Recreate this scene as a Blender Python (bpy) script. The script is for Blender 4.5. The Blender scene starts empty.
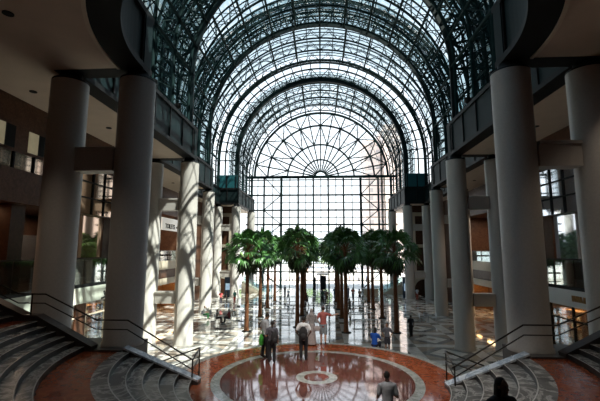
import bpy, bmesh, math, random
from mathutils import Vector, Matrix
random.seed(7)
PI=math.pi
S=bpy.context.scene
COL=S.collection
# ------------------------------------------------------------------ helpers
class MB:
    def __init__(s): s.v=[]; s.f=[]; s.m=[]; s.sm=[]
    def add(s,vs,fs,mi=0,smooth=False):
        b=len(s.v); s.v+= [tuple(p) for p in vs]
        for f in fs: s.f.append(tuple(b+i for i in f)); s.m.append(mi); s.sm.append(smooth)
    def box(s,x0,x1,y0,y1,z0,z1,mi=0):
        if x0>x1: x0,x1=x1,x0
        if y0>y1: y0,y1=y1,y0
        if z0>z1: z0,z1=z1,z0
        s.add([(x0,y0,z0),(x1,y0,z0),(x1,y1,z0),(x0,y1,z0),(x0,y0,z1),(x1,y0,z1),(x1,y1,z1),(x0,y1,z1)],
              [(0,3,2,1),(4,5,6,7),(0,1,5,4),(1,2,6,5),(2,3,7,6),(3,0,4,7)],mi)
    def bar(s,a,b,w,h=None,mi=0,up=(0,0,1)):
        h=h or w; a=Vector(a); b=Vector(b); d=(b-a).normalized(); u=Vector(up)
        if abs(d.dot(u))>.98: u=Vector((0,1,0)) if abs(d.y)<.9 else Vector((1,0,0))
        r=d.cross(u).normalized(); u=r.cross(d); r*=w/2; u*=h/2
        s.add([a-r-u,a+r-u,a+r+u,a-r+u,b-r-u,b+r-u,b+r+u,b-r+u],
              [(0,1,2,3),(7,6,5,4),(0,4,5,1),(1,5,6,2),(2,6,7,3),(3,7,4,0)],mi)
    def tube(s,a,b,r0,r1=None,n=6,mi=0,cap=True):
        r1=r0 if r1 is None else r1; a=Vector(a); b=Vector(b); d=(b-a).normalized()
        u=Vector((0,0,1)) if abs(d.z)<.9 else Vector((0,1,0))
        x=d.cross(u).normalized(); y=x.cross(d)
        vs=[a+(x*math.cos(t)+y*math.sin(t))*r0 for t in [2*PI*i/n for i in range(n)]]
        vs+=[b+(x*math.cos(t)+y*math.sin(t))*r1 for t in [2*PI*i/n for i in range(n)]]
        fs=[(i,i+n,(i+1)%n+n,(i+1)%n) for i in range(n)]
        s.add(vs,fs,mi,True)
        if cap: s.add(vs,[tuple(range(n)),tuple(reversed(range(n,2*n)))],mi)
    def sweep(s,pts,r,n=6,mi=0,closed=False):
        pts=[Vector(p) for p in pts]; m=len(pts); vs=[]
        for i,p in enumerate(pts):
            if closed: d=pts[(i+1)%m]-pts[i-1]
            else: d=pts[min(i+1,m-1)]-pts[max(i-1,0)]
            d.normalize(); u=Vector((0,0,1)) if abs(d.z)<.95 else Vector((0,1,0))
            x=d.cross(u).normalized(); y=x.cross(d)
            vs+=[p+(x*math.cos(t)+y*math.sin(t))*r for t in [2*PI*k/n for k in range(n)]]
        fs=[]
        for i in range(m if closed else m-1):
            j=(i+1)%m
            for k in range(n): fs.append((i*n+k,j*n+k,j*n+(k+1)%n,i*n+(k+1)%n))
        s.add(vs,fs,mi,True)
    def arch(s,cx,y,cz,r,w,h,a0=0,a1=PI,n=48,mi=0,drop=0):
        """box-section arch in an XZ plane, depth w along y, h radially; drop adds straight legs"""
        pr=[]
        if drop: pr.append((1,0,-drop))
        for i in range(n+1):
            a=a0+(a1-a0)*i/n; pr.append((math.cos(a),math.sin(a),0))
        if drop: pr.append((-1,0,-drop))
        vs=[]
        for c,sn,dz in pr:
            for rr,yy in ((r-h/2,y-w/2),(r+h/2,y-w/2),(r+h/2,y+w/2),(r-h/2,y+w/2)):
                vs.append((cx+rr*c,yy,cz+rr*sn+dz))
        fs=[]
        for i in range(len(pr)-1):
            for k in range(4): fs.append((i*4+k,(i+1)*4+k,(i+1)*4+(k+1)%4,i*4+(k+1)%4))
        fs+= [(3,2,1,0),tuple(len(vs)-4+k for k in range(4))]
        s.add(vs,fs,mi)
    def lathe(s,prof,n=32,mi=0,smooth=True,c=(0,0,0),cap=True):
        vs=[]
        for r,z in prof:
            vs+=[(c[0]+r*math.cos(2*PI*i/n),c[1]+r*math.sin(2*PI*i/n),c[2]+z) for i in range(n)]
        fs=[(j*n+i,j*n+(i+1)%n,(j+1)*n+(i+1)%n,(j+1)*n+i) for j in range(len(prof)-1) for i in range(n)]
        s.add(vs,fs,mi,smooth)
        if cap: s.add(vs,[tuple(reversed(range(n))),tuple(range(len(vs)-n,len(vs)))],mi)
    def sector(s,cx,cy,r0,r1,a0,a1,z0,z1,n=48,mi=0,mside=None):
        """annular solid between radii and angles"""
        full=abs(a1-a0-2*PI)<1e-6; vs=[]
        m=n if full else n+1
        for i in range(m):
            a=a0+(a1-a0)*i/n; c,sn=math.cos(a),math.sin(a)
            vs+=[(cx+r0*c,cy+r0*sn,z0),(cx+r1*c,cy+r1*sn,z0),(cx+r1*c,cy+r1*sn,z1),(cx+r0*c,cy+r0*sn,z1)]
        for i in range(n):
            j=(i+1)%m
            q=[(i*4+1,j*4+1,j*4+2,i*4+2),(i*4,i*4+3,j*4+3,j*4),(i*4,j*4,j*4+1,i*4+1)]
            s.add([],[],0)
            b=len(s.v)
            if i==0: base=b; s.v+=vs
            for f in q: s.f.append(tuple(base+k for k in f)); s.m.append(mi if mside is None else mside); s.sm.append(False)
            s.f.append(tuple(base+k for k in (i*4+3,i*4+2,j*4+2,j*4+3))); s.m.append(mi); s.sm.append(False)
        if not full:
            s.f.append(tuple(base+k for k in (0,1,2,3))); s.m.append(mi); s.sm.append(False)
            e=(m-1)*4; s.f.append(tuple(base+k for k in (e+3,e+2,e+1,e))); s.m.append(mi); s.sm.append(False)
    def ell(s,c,rx,ry,rz,n=16,mi=0,rot=None):
        vs=[];fs=[]; k=n//2; c=Vector(c)
        for j in range(k+1):
            t=PI*j/k
            for i in range(n):
                a=2*PI*i/n; p=Vector((rx*math.sin(t)*math.cos(a),ry*math.sin(t)*math.sin(a),rz*math.cos(t)))
                if rot: p=rot@p
                vs.append(c+p)
        for j in range(k):
            for i in range(n): fs.append((j*n+i,(j+1)*n+i,(j+1)*n+(i+1)%n,j*n+(i+1)%n))
        s.add(vs,fs,mi,True)
    def cone(s,a,b,r0,r1,n=10,mi=0,fl=1.0):
        """capsule with two radii; fl flattens depth"""
        a=Vector(a); b=Vector(b); d=(b-a); L=d.length; d=d.normalized() if L>1e-6 else Vector((0,0,1))
        u=Vector((0,1,0)) if abs(d.y)<.9 else Vector((0,0,1))
        x=d.cross(u).normalized(); y=x.cross(d); prof=[]
        for t in (-88,-60,-30,0): prof.append((r0*math.cos(math.radians(t)),r0*math.sin(math.radians(t))))
        for t in (0,30,60,88): prof.append((r1*math.cos(math.radians(t)),L+r1*math.sin(math.radians(t))))
        vs=[]
        for r,h in prof:
            vs+=[a+d*h+(x*math.cos(2*PI*i/n)+y*fl*math.sin(2*PI*i/n))*r for i in range(n)]
        fs=[(j*n+i,j*n+(i+1)%n,(j+1)*n+(i+1)%n,(j+1)*n+i) for j in range(7) for i in range(n)]
        fs+=[tuple(reversed(range(n))),tuple(range(7*n,8*n))]
        s.add(vs,fs,mi,True)
    def mesh(s,name):
        me=bpy.data.meshes.new(name); me.from_pydata(s.v,[],s.f)
        me.polygons.foreach_set('material_index',s.m); me.polygons.foreach_set('use_smooth',s.sm); me.update()
        return me
    def build(s,name,mats,parent=None,loc=(0,0,0),rz=0):
        me=s.mesh(name)
        for m in (mats if isinstance(mats,(list,tuple)) else [mats]): me.materials.append(m)
        o=bpy.data.objects.new(name,me); COL.objects.link(o); o.location=loc; o.rotation_euler=(0,0,rz)
        if parent: o.parent=parent
        return o
def empty(name,loc=(0,0,0),rz=0,parent=None):
    o=bpy.data.objects.new(name,None); COL.objects.link(o); o.location=loc; o.rotation_euler=(0,0,rz); o.empty_display_size=.2
    if parent: o.parent=parent
    return o
def tag(o,label=None,cat=None,group=None,kind=None):
    if label: o['label']=label
    if cat: o['category']=cat
    if group: o['group']=group
    if kind: o['kind']=kind
    return o
def st(o,label=None): o['kind']='structure'; 
def copy_tree(o,parent=None):
    c=o.copy(); COL.objects.link(c)
    if parent: c.parent=parent
    for ch in [q for q in ALLCH(o)]: copy_tree(ch,c)
    return c
def ALLCH(o): return [q for q in bpy.data.objects if q.parent==o]
# ------------------------------------------------------------------ materials
def newmat(name):
    m=bpy.data.materials.new(name); m.use_nodes=True; nt=m.node_tree; b=nt.nodes['Principled BSDF']; return m,nt,b
def N(nt,t,**k):
    n=nt.nodes.new(t)
    for a,v in k.items(): setattr(n,a,v)
    return n
def math_(nt,op,a,b=None,c=None):
    n=N(nt,'ShaderNodeMath',operation=op)
    for i,x in enumerate((a,b,c)):
        if x is None: continue
        if isinstance(x,(int,float)): n.inputs[i].default_value=x
        else: nt.links.new(x,n.inputs[i])
    return n.outputs[0]
def mixc(nt,f,a,b):
    n=N(nt,'ShaderNodeMix',data_type='RGBA')
    for s_,x in ((n.inputs[0],f),(n.inputs[6],a),(n.inputs[7],b)):
        if isinstance(x,(int,float)): s_.default_value=x
        elif isinstance(x,tuple): s_.default_value=(*x,1)
        else: nt.links.new(x,s_)
    return n.outputs[2]
def coord(nt,kind='Object'):
    return N(nt,'ShaderNodeTexCoord').outputs[kind]
def pos(nt):
    g=N(nt,'ShaderNodeNewGeometry'); return g.outputs['Position']
def noise(nt,vec,scale,detail=4,rough=.55,dist=0):
    n=N(nt,'ShaderNodeTexNoise'); n.inputs['Scale'].default_value=scale; n.inputs['Detail'].default_value=detail
    n.inputs['Roughness'].default_value=rough; n.inputs['Distortion'].default_value=dist
    nt.links.new(vec,n.inputs['Vector']); return n.outputs['Fac']
def ramp(nt,f,stops):
    n=N(nt,'ShaderNodeValToRGB'); e=n.color_ramp.elements
    while len(e)<len(stops): e.new(.5)
    for el,(p,c) in zip(e,stops): el.position=p; el.color=(*c,1)
    nt.links.new(f,n.inputs[0]); return n.outputs[0]
def mat(name,col,rough=.6,metal=0,var=.12,scale=6,spec=.5,emit=None,es=0):
    m,nt,b=newmat(name)
    if var:
        f=noise(nt,coord(nt),scale)
        c=ramp(nt,f,[(.3,tuple(x*(1-var) for x in col)),(.7,tuple(min(1,x*(1+var)) for x in col))])
        nt.links.new(c,b.inputs['Base Color'])
    else: b.inputs['Base Color'].default_value=(*col,1)
    b.inputs['Roughness'].default_value=rough; b.inputs['Metallic'].default_value=metal
    b.inputs['Specular IOR Level'].default_value=spec
    if emit: b.inputs['Emission Color'].default_value=(*emit,1); b.inputs['Emission Strength'].default_value=es
    return m
def marble(name,c1,c2,vein,scale=1.2,rough=.25,vs=.06,spec=.5):
    m,nt,b=newmat(name); p=pos(nt)
    f=noise(nt,p,scale,6,.6,.6); base=ramp(nt,f,[(.32,c1),(.68,c2)])
    f2=noise(nt,p,scale*.8,8,.62,1.6); d=math_(nt,'ABSOLUTE',math_(nt,'SUBTRACT',f2,.5))
    v=math_(nt,'SUBTRACT',1,math_(nt,'MINIMUM',math_(nt,'DIVIDE',d,vs),1))
    nt.links.new(mixc(nt,math_(nt,'MULTIPLY',v,.8),base,vein),b.inputs['Base Color'])
    b.inputs['Roughness'].default_value=rough; b.inputs['Specular IOR Level'].default_value=spec
    return m
def glassm(name,tint,refl=.08,rough=.02):
    m=bpy.data.materials.new(name); m.use_nodes=True; nt=m.node_tree; nt.nodes.clear()
    o=N(nt,'ShaderNodeOutputMaterial'); t=N(nt,'ShaderNodeBsdfTransparent'); g=N(nt,'ShaderNodeBsdfGlossy'); mx=N(nt,'ShaderNodeMixShader')
    t.inputs[0].default_value=(*tint,1); g.inputs['Roughness'].default_value=rough; g.inputs[0].default_value=(.9,.97,1,1)
    fr=N(nt,'ShaderNodeFresnel'); fr.inputs[0].default_value=1.45
    f=math_(nt,'MINIMUM',math_(nt,'ADD',math_(nt,'MULTIPLY',fr.outputs[0],.8),refl-.03),.6)
    nt.links.new(f,mx.inputs[0]); nt.links.new(t.outputs[0],mx.inputs[1]); nt.links.new(g.outputs[0],mx.inputs[2]); nt.links.new(mx.outputs[0],o.inputs[0])
    return m
M={}
M['steel']=mat('green_painted_steel',(.006,.022,.023),.75,0,.15,3,spec=.12)
M['steel2']=mat('green_steel_fascia',(.005,.015,.017),.6,0,.2,.6,spec=.2)
M['tealpanel']=mat('teal_panel',(.012,.10,.12),.4,0,.15,1)
M['black']=mat('black_metal',(.008,.009,.010),.6,0,.1,spec=.2)
M['col']=mat('pale_column_stone',(.50,.475,.445),.55,0,.06,14)
M['soffit']=mat('beige_soffit_plaster',(.56,.46,.37),.7,0,.05,1.2)
M['granite']=marble('brown_granite_wall',(.07,.032,.018),(.12,.056,.032),(.16,.08,.05),3,.4,.03,.25)
M['granitedk']=marble('dark_brown_granite',(.04,.022,.016),(.07,.038,.026),(.09,.05,.03),3,.3,.03)
M['fascia']=mat('pale_green_white_panel',(.58,.63,.55),.4,0,.05,2)
M['fascia2']=mat('white_panel',(.62,.65,.66),.4,0,.04,2)
M['cream']=mat('cream_panel',(.62,.55,.44),.5,0,.05,2)
M['step']=marble('grey_veined_marble',(.10,.097,.096),(.23,.22,.21),(.52,.50,.47),1.1,.24,.05)
M['nose']=mat('pale_stone_nosing',(.42,.40,.38),.35,0,.2,5)
M['riser']=mat('dark_step_riser',(.045,.043,.043),.45,0,.3,5)
M['white_marble']=marble('white_veined_marble',(.62,.66,.72),(.75,.78,.8),(.2,.25,.33),1.6,.25,.08)
M['red']=marble('polished_red_granite',(.26,.052,.022),(.38,.088,.034),(.46,.16,.08),2.2,.08,.05,.8)
M['redd']=marble('red_granite_landing',(.16,.032,.014),(.26,.06,.025),(.32,.10,.04),2.2,.24,.05,.5)
M['ring']=marble('pale_green_grey_marble_inlay',(.35,.36,.33),(.52,.53,.5),(.2,.21,.2),2.5,.1,.06,.6)
M['plum']=marble('polished_plum_granite',(.13,.045,.04),(.20,.07,.055),(.27,.11,.08),2.4,.05,.04,1)
M['curb']=mat('dark_granite_curb',(.06,.052,.05),.35,0,.2,5)
M['rail']=mat('dark_bronze_rail',(.035,.028,.022),.3,.7,.1)
M['glass']=glassm('tinted_roof_glass',(.66,.74,.75),.07)
M['fglass']=glassm('clear_facade_glass',(.95,.98,.98),.05)
M['guard']=glassm('glass_guard',(.74,.76,.70),.12)
M['leaf']=mat('palm_leaf_green',(.07,.185,.045),.33,0,.45,3)
M['leafd']=mat('dry_palm_leaf',(.035,.05,.02),.7,0,.4,4)
M['trunk']=mat('palm_trunk_brown',(.17,.062,.022),.75,0,.35,9)
M['white']=mat('white_painted_metal',(.75,.77,.78),.35,0,.04)
M['warmwin']=mat('lit_blind_window',(.5,.46,.32),.7,0,.1,3,emit=(1,.86,.55),es=.1)
M['warm']=mat('warm_lamp',(1,.7,.35),.5,0,0,emit=(1,.62,.25),es=7)
M['redlamp']=mat('red_lamp',(1,.1,.05),.5,0,0,emit=(1,.12,.04),es=4)
M['wood']=mat('shop_wood',(.30,.14,.05),.5,0,.3,5)
M['gold']=mat('gold_letters',(.33,.19,.07),.35,.5,.1)
M['blk']=mat('black_letters',(.01,.01,.01),.5,0,0)
M['steelgrey']=mat('brushed_steel',(.35,.37,.4),.3,.8,.1)
M['stone']=mat('pale_plaza_stone',(.80,.77,.75),.8,0,.08,.4)
M['water']=mat('river_water',(.62,.68,.72),.25,0,.1,.02)
# reflective tinted curtain wall glass
def tinted(name,base,metal,rough=.04):
    m,nt,b=newmat(name); b.inputs['Base Color'].default_value=(*base,1); b.inputs['Metallic'].default_value=metal
    b.inputs['Roughness'].default_value=rough; b.inputs['Specular IOR Level'].default_value=.8
    bp=N(nt,'ShaderNodeBump'); bp.inputs['Strength'].default_value=.06; nt.links.new(noise(nt,pos(nt),.6,2),bp.inputs['Height']); nt.links.new(bp.outputs[0],b.inputs['Normal'])
    return m
M['mirrorL']=tinted('bronze_tinted_glass',(.55,.38,.27),.9)
M['mirrorR']=tinted('grey_tinted_glass',(.78,.81,.86),.9)
# main floor pattern
def floor_mat():
    m,nt,b=newmat('patterned_marble_floor'); p=pos(nt); sp=N(nt,'ShaderNodeSeparateXYZ'); nt.links.new(p,sp.inputs[0])
    T=4.4
    def fr(o,off): return math_(nt,'FRACT',math_(nt,'ADD',math_(nt,'DIVIDE',o,T),off))
    u=fr(sp.outputs[0],100.5); v=fr(sp.outputs[1],100.1)
    au=math_(nt,'ABSOLUTE',math_(nt,'SUBTRACT',u,.5)); av=math_(nt,'ABSOLUTE',math_(nt,'SUBTRACT',v,.5))
    d=math_(nt,'ADD',au,av); mx=math_(nt,'MAXIMUM',au,av)
    n1=noise(nt,p,1.6,6,.65,1.2)
    white=ramp(nt,n1,[(.3,(.52,.50,.47)),(.6,(.80,.78,.74))])
    grey=ramp(nt,n1,[(.3,(.15,.155,.15)),(.7,(.33,.33,.32))])
    tan=ramp(nt,n1,[(.3,(.30,.26,.22)),(.7,(.46,.38,.31))])
    c=mixc(nt,math_(nt,'LESS_THAN',d,.46),tan,grey)
    c=mixc(nt,math_(nt,'LESS_THAN',d,.30),c,white)
    c=mixc(nt,math_(nt,'LESS_THAN',d,.10),c,tan)
    c=mixc(nt,math_(nt,'GREATER_THAN',mx,.40),c,white)
    c=mixc(nt,math_(nt,'MULTIPLY',math_(nt,'GREATER_THAN',au,.40),math_(nt,'GREATER_THAN',av,.40)),c,grey)
    nt.links.new(c,b.inputs['Base Color'])
    nt.links.new(math_(nt,'ADD',math_(nt,'MULTIPLY',n1,.08),.02),b.inputs['Roughness'])
    b.inputs['Specular IOR Level'].default_value=1.0; b.inputs['IOR'].default_value=1.95
    return m
M['floor']=floor_mat()
for q_,i_ in (('plum',2.5),('red',1.9),('ring',1.8)): M[q_].node_tree.nodes['Principled BSDF'].inputs['IOR'].default_value=i_
def tower_mat(name,wall,win,tx,tz,wf=.55,rough=.5,winr=.1,hf=.55):
    m,nt,b=newmat(name); p=pos(nt); sp=N(nt,'ShaderNodeSeparateXYZ'); nt.links.new(p,sp.inputs[0])
    h=math_(nt,'ADD',sp.outputs[0],sp.outputs[1])
    u=math_(nt,'ABSOLUTE',math_(nt,'SUBTRACT',math_(nt,'FRACT',math_(nt,'DIVIDE',math_(nt,'ADD',h,1000),tx)),.5))
    v=math_(nt,'ABSOLUTE',math_(nt,'SUBTRACT',math_(nt,'FRACT',math_(nt,'DIVIDE',math_(nt,'ADD',sp.outputs[2],1000),tz)),.5))
    w=math_(nt,'MULTIPLY',math_(nt,'LESS_THAN',u,wf/2),math_(nt,'LESS_THAN',v,hf/2))
    nt.links.new(mixc(nt,w,wall,win),b.inputs['Base Color'])
    nt.links.new(math_(nt,'ADD',math_(nt,'MULTIPLY',w,winr-rough),rough),b.inputs['Roughness'])
    return m
M['towerpink']=tower_mat('pink_brick_tower',(.80,.68,.63),(.55,.50,.50),3.2,3.1)
M['towergrey']=tower_mat('grey_granite_tower',(.10,.125,.13),(.05,.08,.10),2.4,3.8,.7,.5,.08,.6)
M['towerglass']=tower_mat('green_glass_tower',(.17,.17,.14),(.08,.12,.13),2.4,3.8,.8,.5,.06,.7)
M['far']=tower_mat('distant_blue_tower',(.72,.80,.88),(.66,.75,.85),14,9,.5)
# ------------------------------------------------------------------ camera
f_,p_,y_,r_=383.4,.1315,.0554,.0014
cam=bpy.data.cameras.new('camera'); cam.sensor_width=36; cam.lens=f_/600*36; cam.clip_end=5000; cam.clip_start=.1
co=bpy.data.objects.new('camera',cam); COL.objects.link(co); S.camera=co
cy,sy,cp,sp_,cr,sr=math.cos(y_),math.sin(y_),math.cos(p_),math.sin(p_),math.cos(r_),math.sin(r_)
F=Vector((-sy*cp,cy*cp,sp_)); RT=Vector((cy,sy,0)); UP=RT.cross(F)
R2=RT*cr+UP*sr; U2=UP*cr-RT*sr
mw=Matrix((R2,U2,-F)).transposed().to_4x4(); mw.translation=Vector((.05,0,7)); co.matrix_world=mw
# ------------------------------------------------------------------ constants
ROWY=[14.6,29.5,44.5,59.5]; IN=[7.5,10.4,13.3,13.3]; OUT=[10.4,13.3,16.2,16.2]
CZ=21.4; GZ0,GZ1=14.3,16.9; FY=74.0
BAY=[(14.6,29.5,10.4),(29.5,44.5,13.3),(44.5,59.5,16.2),(59.5,74.0,13.3)]
SC=(-.1,14.0); PC=(-.15,14.55)   # stair centre, platform centre
# ------------------------------------------------------------------ floors
b=MB(); b.box(-24,24,10,FY,-.3,0); st(b.build('floor',M['floor']))
b=MB(); b.box(-400,400,FY,210,-.3,-.02); st(b.build('ground',M['stone']))
b=MB(); b.box(-3000,3000,210,3000,-1.4,-1.0); st(b.build('river_ground',M['water']))
# platform
pl=empty('round_platform',(0,0,0)); tag(pl,'round polished red granite platform with inlaid pale rings at the foot of the stairs','platform')
b=MB(); b.sector(*PC,0.0001,.45,0,2*PI,0,2.5,48); b.build('medallion',M['plum'],pl)
b=MB(); b.sector(*PC,.45,.75,0,2*PI,0,2.5,64); b.build('medallion_ring',M['ring'],pl)
b=MB(); b.sector(*PC,.75,3.42,0,2*PI,0,2.5,96); b.build('inner_disc',M['plum'],pl)
b=MB(); b.sector(*PC,3.42,3.74,0,2*PI,0,2.5,96); b.build('pale_ring',M['ring'],pl)
b=MB(); b.sector(*PC,3.74,5.0,0,2*PI,0,2.5,96); b.build('red_band',M['red'],pl)
b=MB(); b.sector(*PC,5.0,5.3,0,2*PI,0,2.5,96); b.build('pale_border',M['ring'],pl)
# stair flights
def flight(name,label,c,r0,tread,n,z0,dz,a0,a1,outward,zb,nose=.03,seg=64):
    e=empty(name,(0,0,0)); tag(e,label,'staircase')
    for i in range(n):
        if outward:  # rises away from centre
            ra=r0+i*tread; rb=ra+tread; z=z0+(i+1)*dz
            b=MB(); b.sector(*c,ra,ra+nose,a0,a1,zb,z,seg,1,2); b.sector(*c,ra+nose,rb,a0,a1,zb,z,seg,0)
        else:
            ra=r0+i*tread; rb=ra+tread; z=z0-(i+1)*dz
            b=MB(); b.sector(*c,rb-nose,rb,a0,a1,zb,z,seg,1,2); b.sector(*c,ra,rb-nose,a0,a1,zb,z,seg,0)
        b.build('step',[M['step'],M['nose'],M['riser']],e)
    return e
flight('curved_staircase','lower curved flight of grey veined marble steps around the round red platform',SC,4.3,.45,6,2.5,1/6,PI,2*PI,True,2.5)
flight('curved_staircase','middle curved flight of grey marble steps between the two red landings',SC,8.2,.36,6,3.5,1/6,PI,2*PI,True,3.5)
flight('curved_staircase','top curved flight of grey marble steps directly in front of the viewer',SC,10.9,.4,5,4.5,.18,PI,2*PI,True,4.5)
flight('curved_staircase','far outer flight of pale steps going down from the round platform',PC,5.3,.3,15,2.5,1/6,math.radians(12),math.radians(168),False,0)
b=MB(); b.sector(*SC,7.0,8.2,PI,2*PI,0,3.5,64); o=b.build('floor_landing',M['redd']); st(o)
b=MB(); b.sector(*SC,10.36,10.9,PI,2*PI,0,4.5,64); o=b.build('floor_upper_landing',M['redd']); st(o)
b=MB()
for s in (-1,1):
    b.box(s*6.95,s*14.5,14.0,15.7,0,3.5)
o=b.build('floor_column_plinth',M['curb']); st(o)
# top floor (behind / beside the camera)
b=MB()
nn=48; arc=[(SC[0]+12.9*math.cos(PI+PI*i/nn),SC[1]+12.9*math.sin(PI+PI*i/nn)) for i in range(nn+1)]
for i in range(nn):
    (xa,ya),(xb,yb)=arc[i],arc[i+1]
    def out(x,y,i):
        t=i/nn
        if t<.25: return (-14.5,SC[1]-(SC[1]+9)*t*4)
        if t>.75: return (14.5,SC[1]-(SC[1]+9)*(1-t)*4)
        return (-14.5+29*(t-.25)*2,-9)
    p,q=out(xa,ya,i),out(xb,yb,i+1)
    b.add([(xa,ya,5.4),(xb,yb,5.4),(q[0],q[1],5.4),(p[0],p[1],5.4)],[(3,2,1,0)])
    b.add([(xa,ya,4.3),(xb,yb,4.3),(xb,yb,5.4),(xa,ya,5.4)],[(0,1,2,3)])
o=b.build('floor_gallery',M['redd']); st(o)
# cheek walls (sloping curbs)
def cheek(pts,w,h,zb,name,label,mt,ms):
    b=MB()
    for (a,c) in zip(pts[:-1],pts[1:]):
        d=Vector((c[0]-a[0],c[1]-a[1],0)).normalized(); n=Vector((-d.y,d.x,0))*w/2
        A,Cc=Vector(a),Vector(c)
        vs=[(A.x-n.x,A.y-n.y,zb),(A.x+n.x,A.y+n.y,zb),(Cc.x+n.x,Cc.y+n.y,zb),(Cc.x-n.x,Cc.y-n.y,zb)]
        vs+=[(A.x-n.x,A.y-n.y,A.z+h-.06),(A.x+n.x,A.y+n.y,A.z+h-.06),(Cc.x+n.x,Cc.y+n.y,Cc.z+h-.06),(Cc.x-n.x,Cc.y-n.y,Cc.z+h-.06)]
        b.add(vs,[(0,1,2,3),(0,4,5,1),(1,5,6,2),(2,6,7,3),(3,7,4,0),(4,7,6,5)],1)
        n2=n*1.15
        vs=[(A.x-n2.x,A.y-n2.y,A.z+h-.06),(A.x+n2.x,A.y+n2.y,A.z+h-.06),(Cc.x+n2.x,Cc.y+n2.y,Cc.z+h-.06),(Cc.x-n2.x,Cc.y-n2.y,Cc.z+h-.06)]
        vs+=[(x,y,z+.06) for x,y,z in vs]
        b.add(vs,[(3,2,1,0),(4,5,6,7),(0,1,5,4),(1,2,6,5),(2,3,7,6),(3,0,4,7)],0)
    o=b.build(name,[mt,ms]); tag(o,label,'stair curb'); return o
for s,w_ in ((-1,'left'),(1,'right')):
    cheek([(s*4.15,13.62,2.44),(s*6.88,13.75,3.44)],.30,.22,2.3,'stair_curb',f'sloping {w_} stair curb with white marble top beside the lower steps',M['white_marble'],M['curb'])
    cheek([(s*6.95,13.77,3.4),(s*8.0,13.77,3.4)],.34,.16,3.2,'stair_curb',f'short level dark curb at the foot of the nearest {w_} inner column',M['curb'],M['curb'])
    cheek([(s*8.02,13.77,3.45),(s*10.15,13.77,4.5),(s*10.6,13.77,4.5),(s*12.7,13.77,5.4),(s*14.4,13.77,5.4)],.36,.22,3.2,'stair_curb',f'dark granite curb climbing beside the middle steps, on the {w_} side',M['curb'],M['curb'])
# handrails
def handrail(pts,label,posts,low=.32,ret=True):
    e=empty('handrail',pts[0]); e.location=(0,0,0); tag(e,label,'handrail')
    b=MB(); b.sweep(pts,.028,8); b.build('top_rail',M['rail'],e)
    b=MB(); b.sweep([(x,y,z-low) for x,y,z in pts],.022,8); b.build('lower_rail',M['rail'],e)
    for (x,y,z0,z1) in posts:
        b=MB(); b.tube((x,y,z0),(x,y,z1),.025,n=8); po=b.build('post',M['rail'],e); b=MB(); b.lathe([(.06,0),(.06,.02)],12,c=(x,y,z0)); b.build('base_plate',M['rail'],po)
    return e
for s,w_ in ((-1,'left'),(1,'right')):
    pts=[(s*4.35,13.5,3.30),(s*6.8,13.65,4.57),(s*7.95,13.65,4.57),(s*9.9,13.65,5.45),(s*10.9,13.65,5.45),(s*13.9,13.65,6.75)]
    if s>0: pts=[(s*4.3,13.4,3.22),(s*6.67,13.45,4.60),(s*7.75,13.45,4.60),(s*13.9,13.3,7.3)]
    handrail(pts,f'dark double handrail running up the near side of the {w_} stair curb',
        [(s*4.37,pts[0][1],2.5,3.30)]+([(s*10.4,13.65,4.5,5.45)] if s<0 else [(s*9.35,13.42,4.0,5.33)]))
    handrail([(s*4.37,13.52,3.30),(s*4.4,14.4,3.5),(s*6.6,16.0,2.5),(s*8.6,17.0,1.2)],f'dark double handrail going down the far outer steps, {w_} side',
        [(s*4.42,14.42,2.5,3.5),(s*6.9,16.15,1.2,2.3)])
# ------------------------------------------------------------------ columns
def column_tree(h,full=True):
    e=empty('column'); R=.70
    b=MB(); b.lathe([(R+.05,0),(R+.05,.12),(R,.16),(R,h-.5),(R,h-.38)],40); 
    b.build('shaft',M['col'],e)
    b=MB(); b.lathe([(R,h-.38),(R*.98,h-.30),(R*.90,h-.26),(R*.62,h-.24),(R*.62,h),],32); b.build('neck',M['black'],e)
    return e
protoH={}
def put_col(x,y,z0,label,r=1):
    h=GZ0-z0
    k=round(h,2)
    if k in protoH: e=copy_tree(protoH[k])
    else: e=column_tree(h); protoH[k]=e
    e.location=(x,y,z0); tag(e,label,'column','tall round stone columns of the hall')
    return e
rn=['nearest','second nearest','third nearest','fourth']
for i,Y in enumerate(ROWY):
    for s,w_ in ((-1,'left'),(1,'right')):
        z0=3.5 if i==0 else 0
        put_col(s*IN[i],Y+(.14 if i==0 else 0),z0,f'tall round pale stone column, inner of the {rn[i]} {w_} pair'+('' if i else ', beside the stair handrail'))
        put_col(s*OUT[i],Y+(.14 if i==0 else 0),z0,f'tall round pale stone column, outer of the {rn[i]} {w_} pair'+('' if i else ', next to the storefronts'))
for s,w_ in ((-1,'left'),(1,'right')):
    put_col(s*12.6,68.5,0,f'slim looking farthest stone column close to the arched window wall, {w_} side')
brk=None
for i,Y in enumerate(ROWY):
    for s,w_ in ((-1,'left'),(1,'right')):
        for z0,z1,hh in ((10.15,11.1,'upper'),(3.05,3.95,'lower')):
            if i==0 and z0<5: continue
            b=MB(); xa,xb=IN[i]+.68,OUT[i]-.68
            b.box(xa,xb,-.35,.35,z0,z1-.12); b.box(xa,xb,-.42,.42,z1-.12,z1)
            o=b.build('stone_crossbeam',M['col'],None,(0,Y+(.14 if i==0 else 0),0)); 
            if s<0: o.scale=(-1,1,1)
            tag(o,f'{hh} stone crossbeam tying the {rn[i]} pair of columns on the {w_}','beam','stone crossbeams between paired columns')
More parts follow.
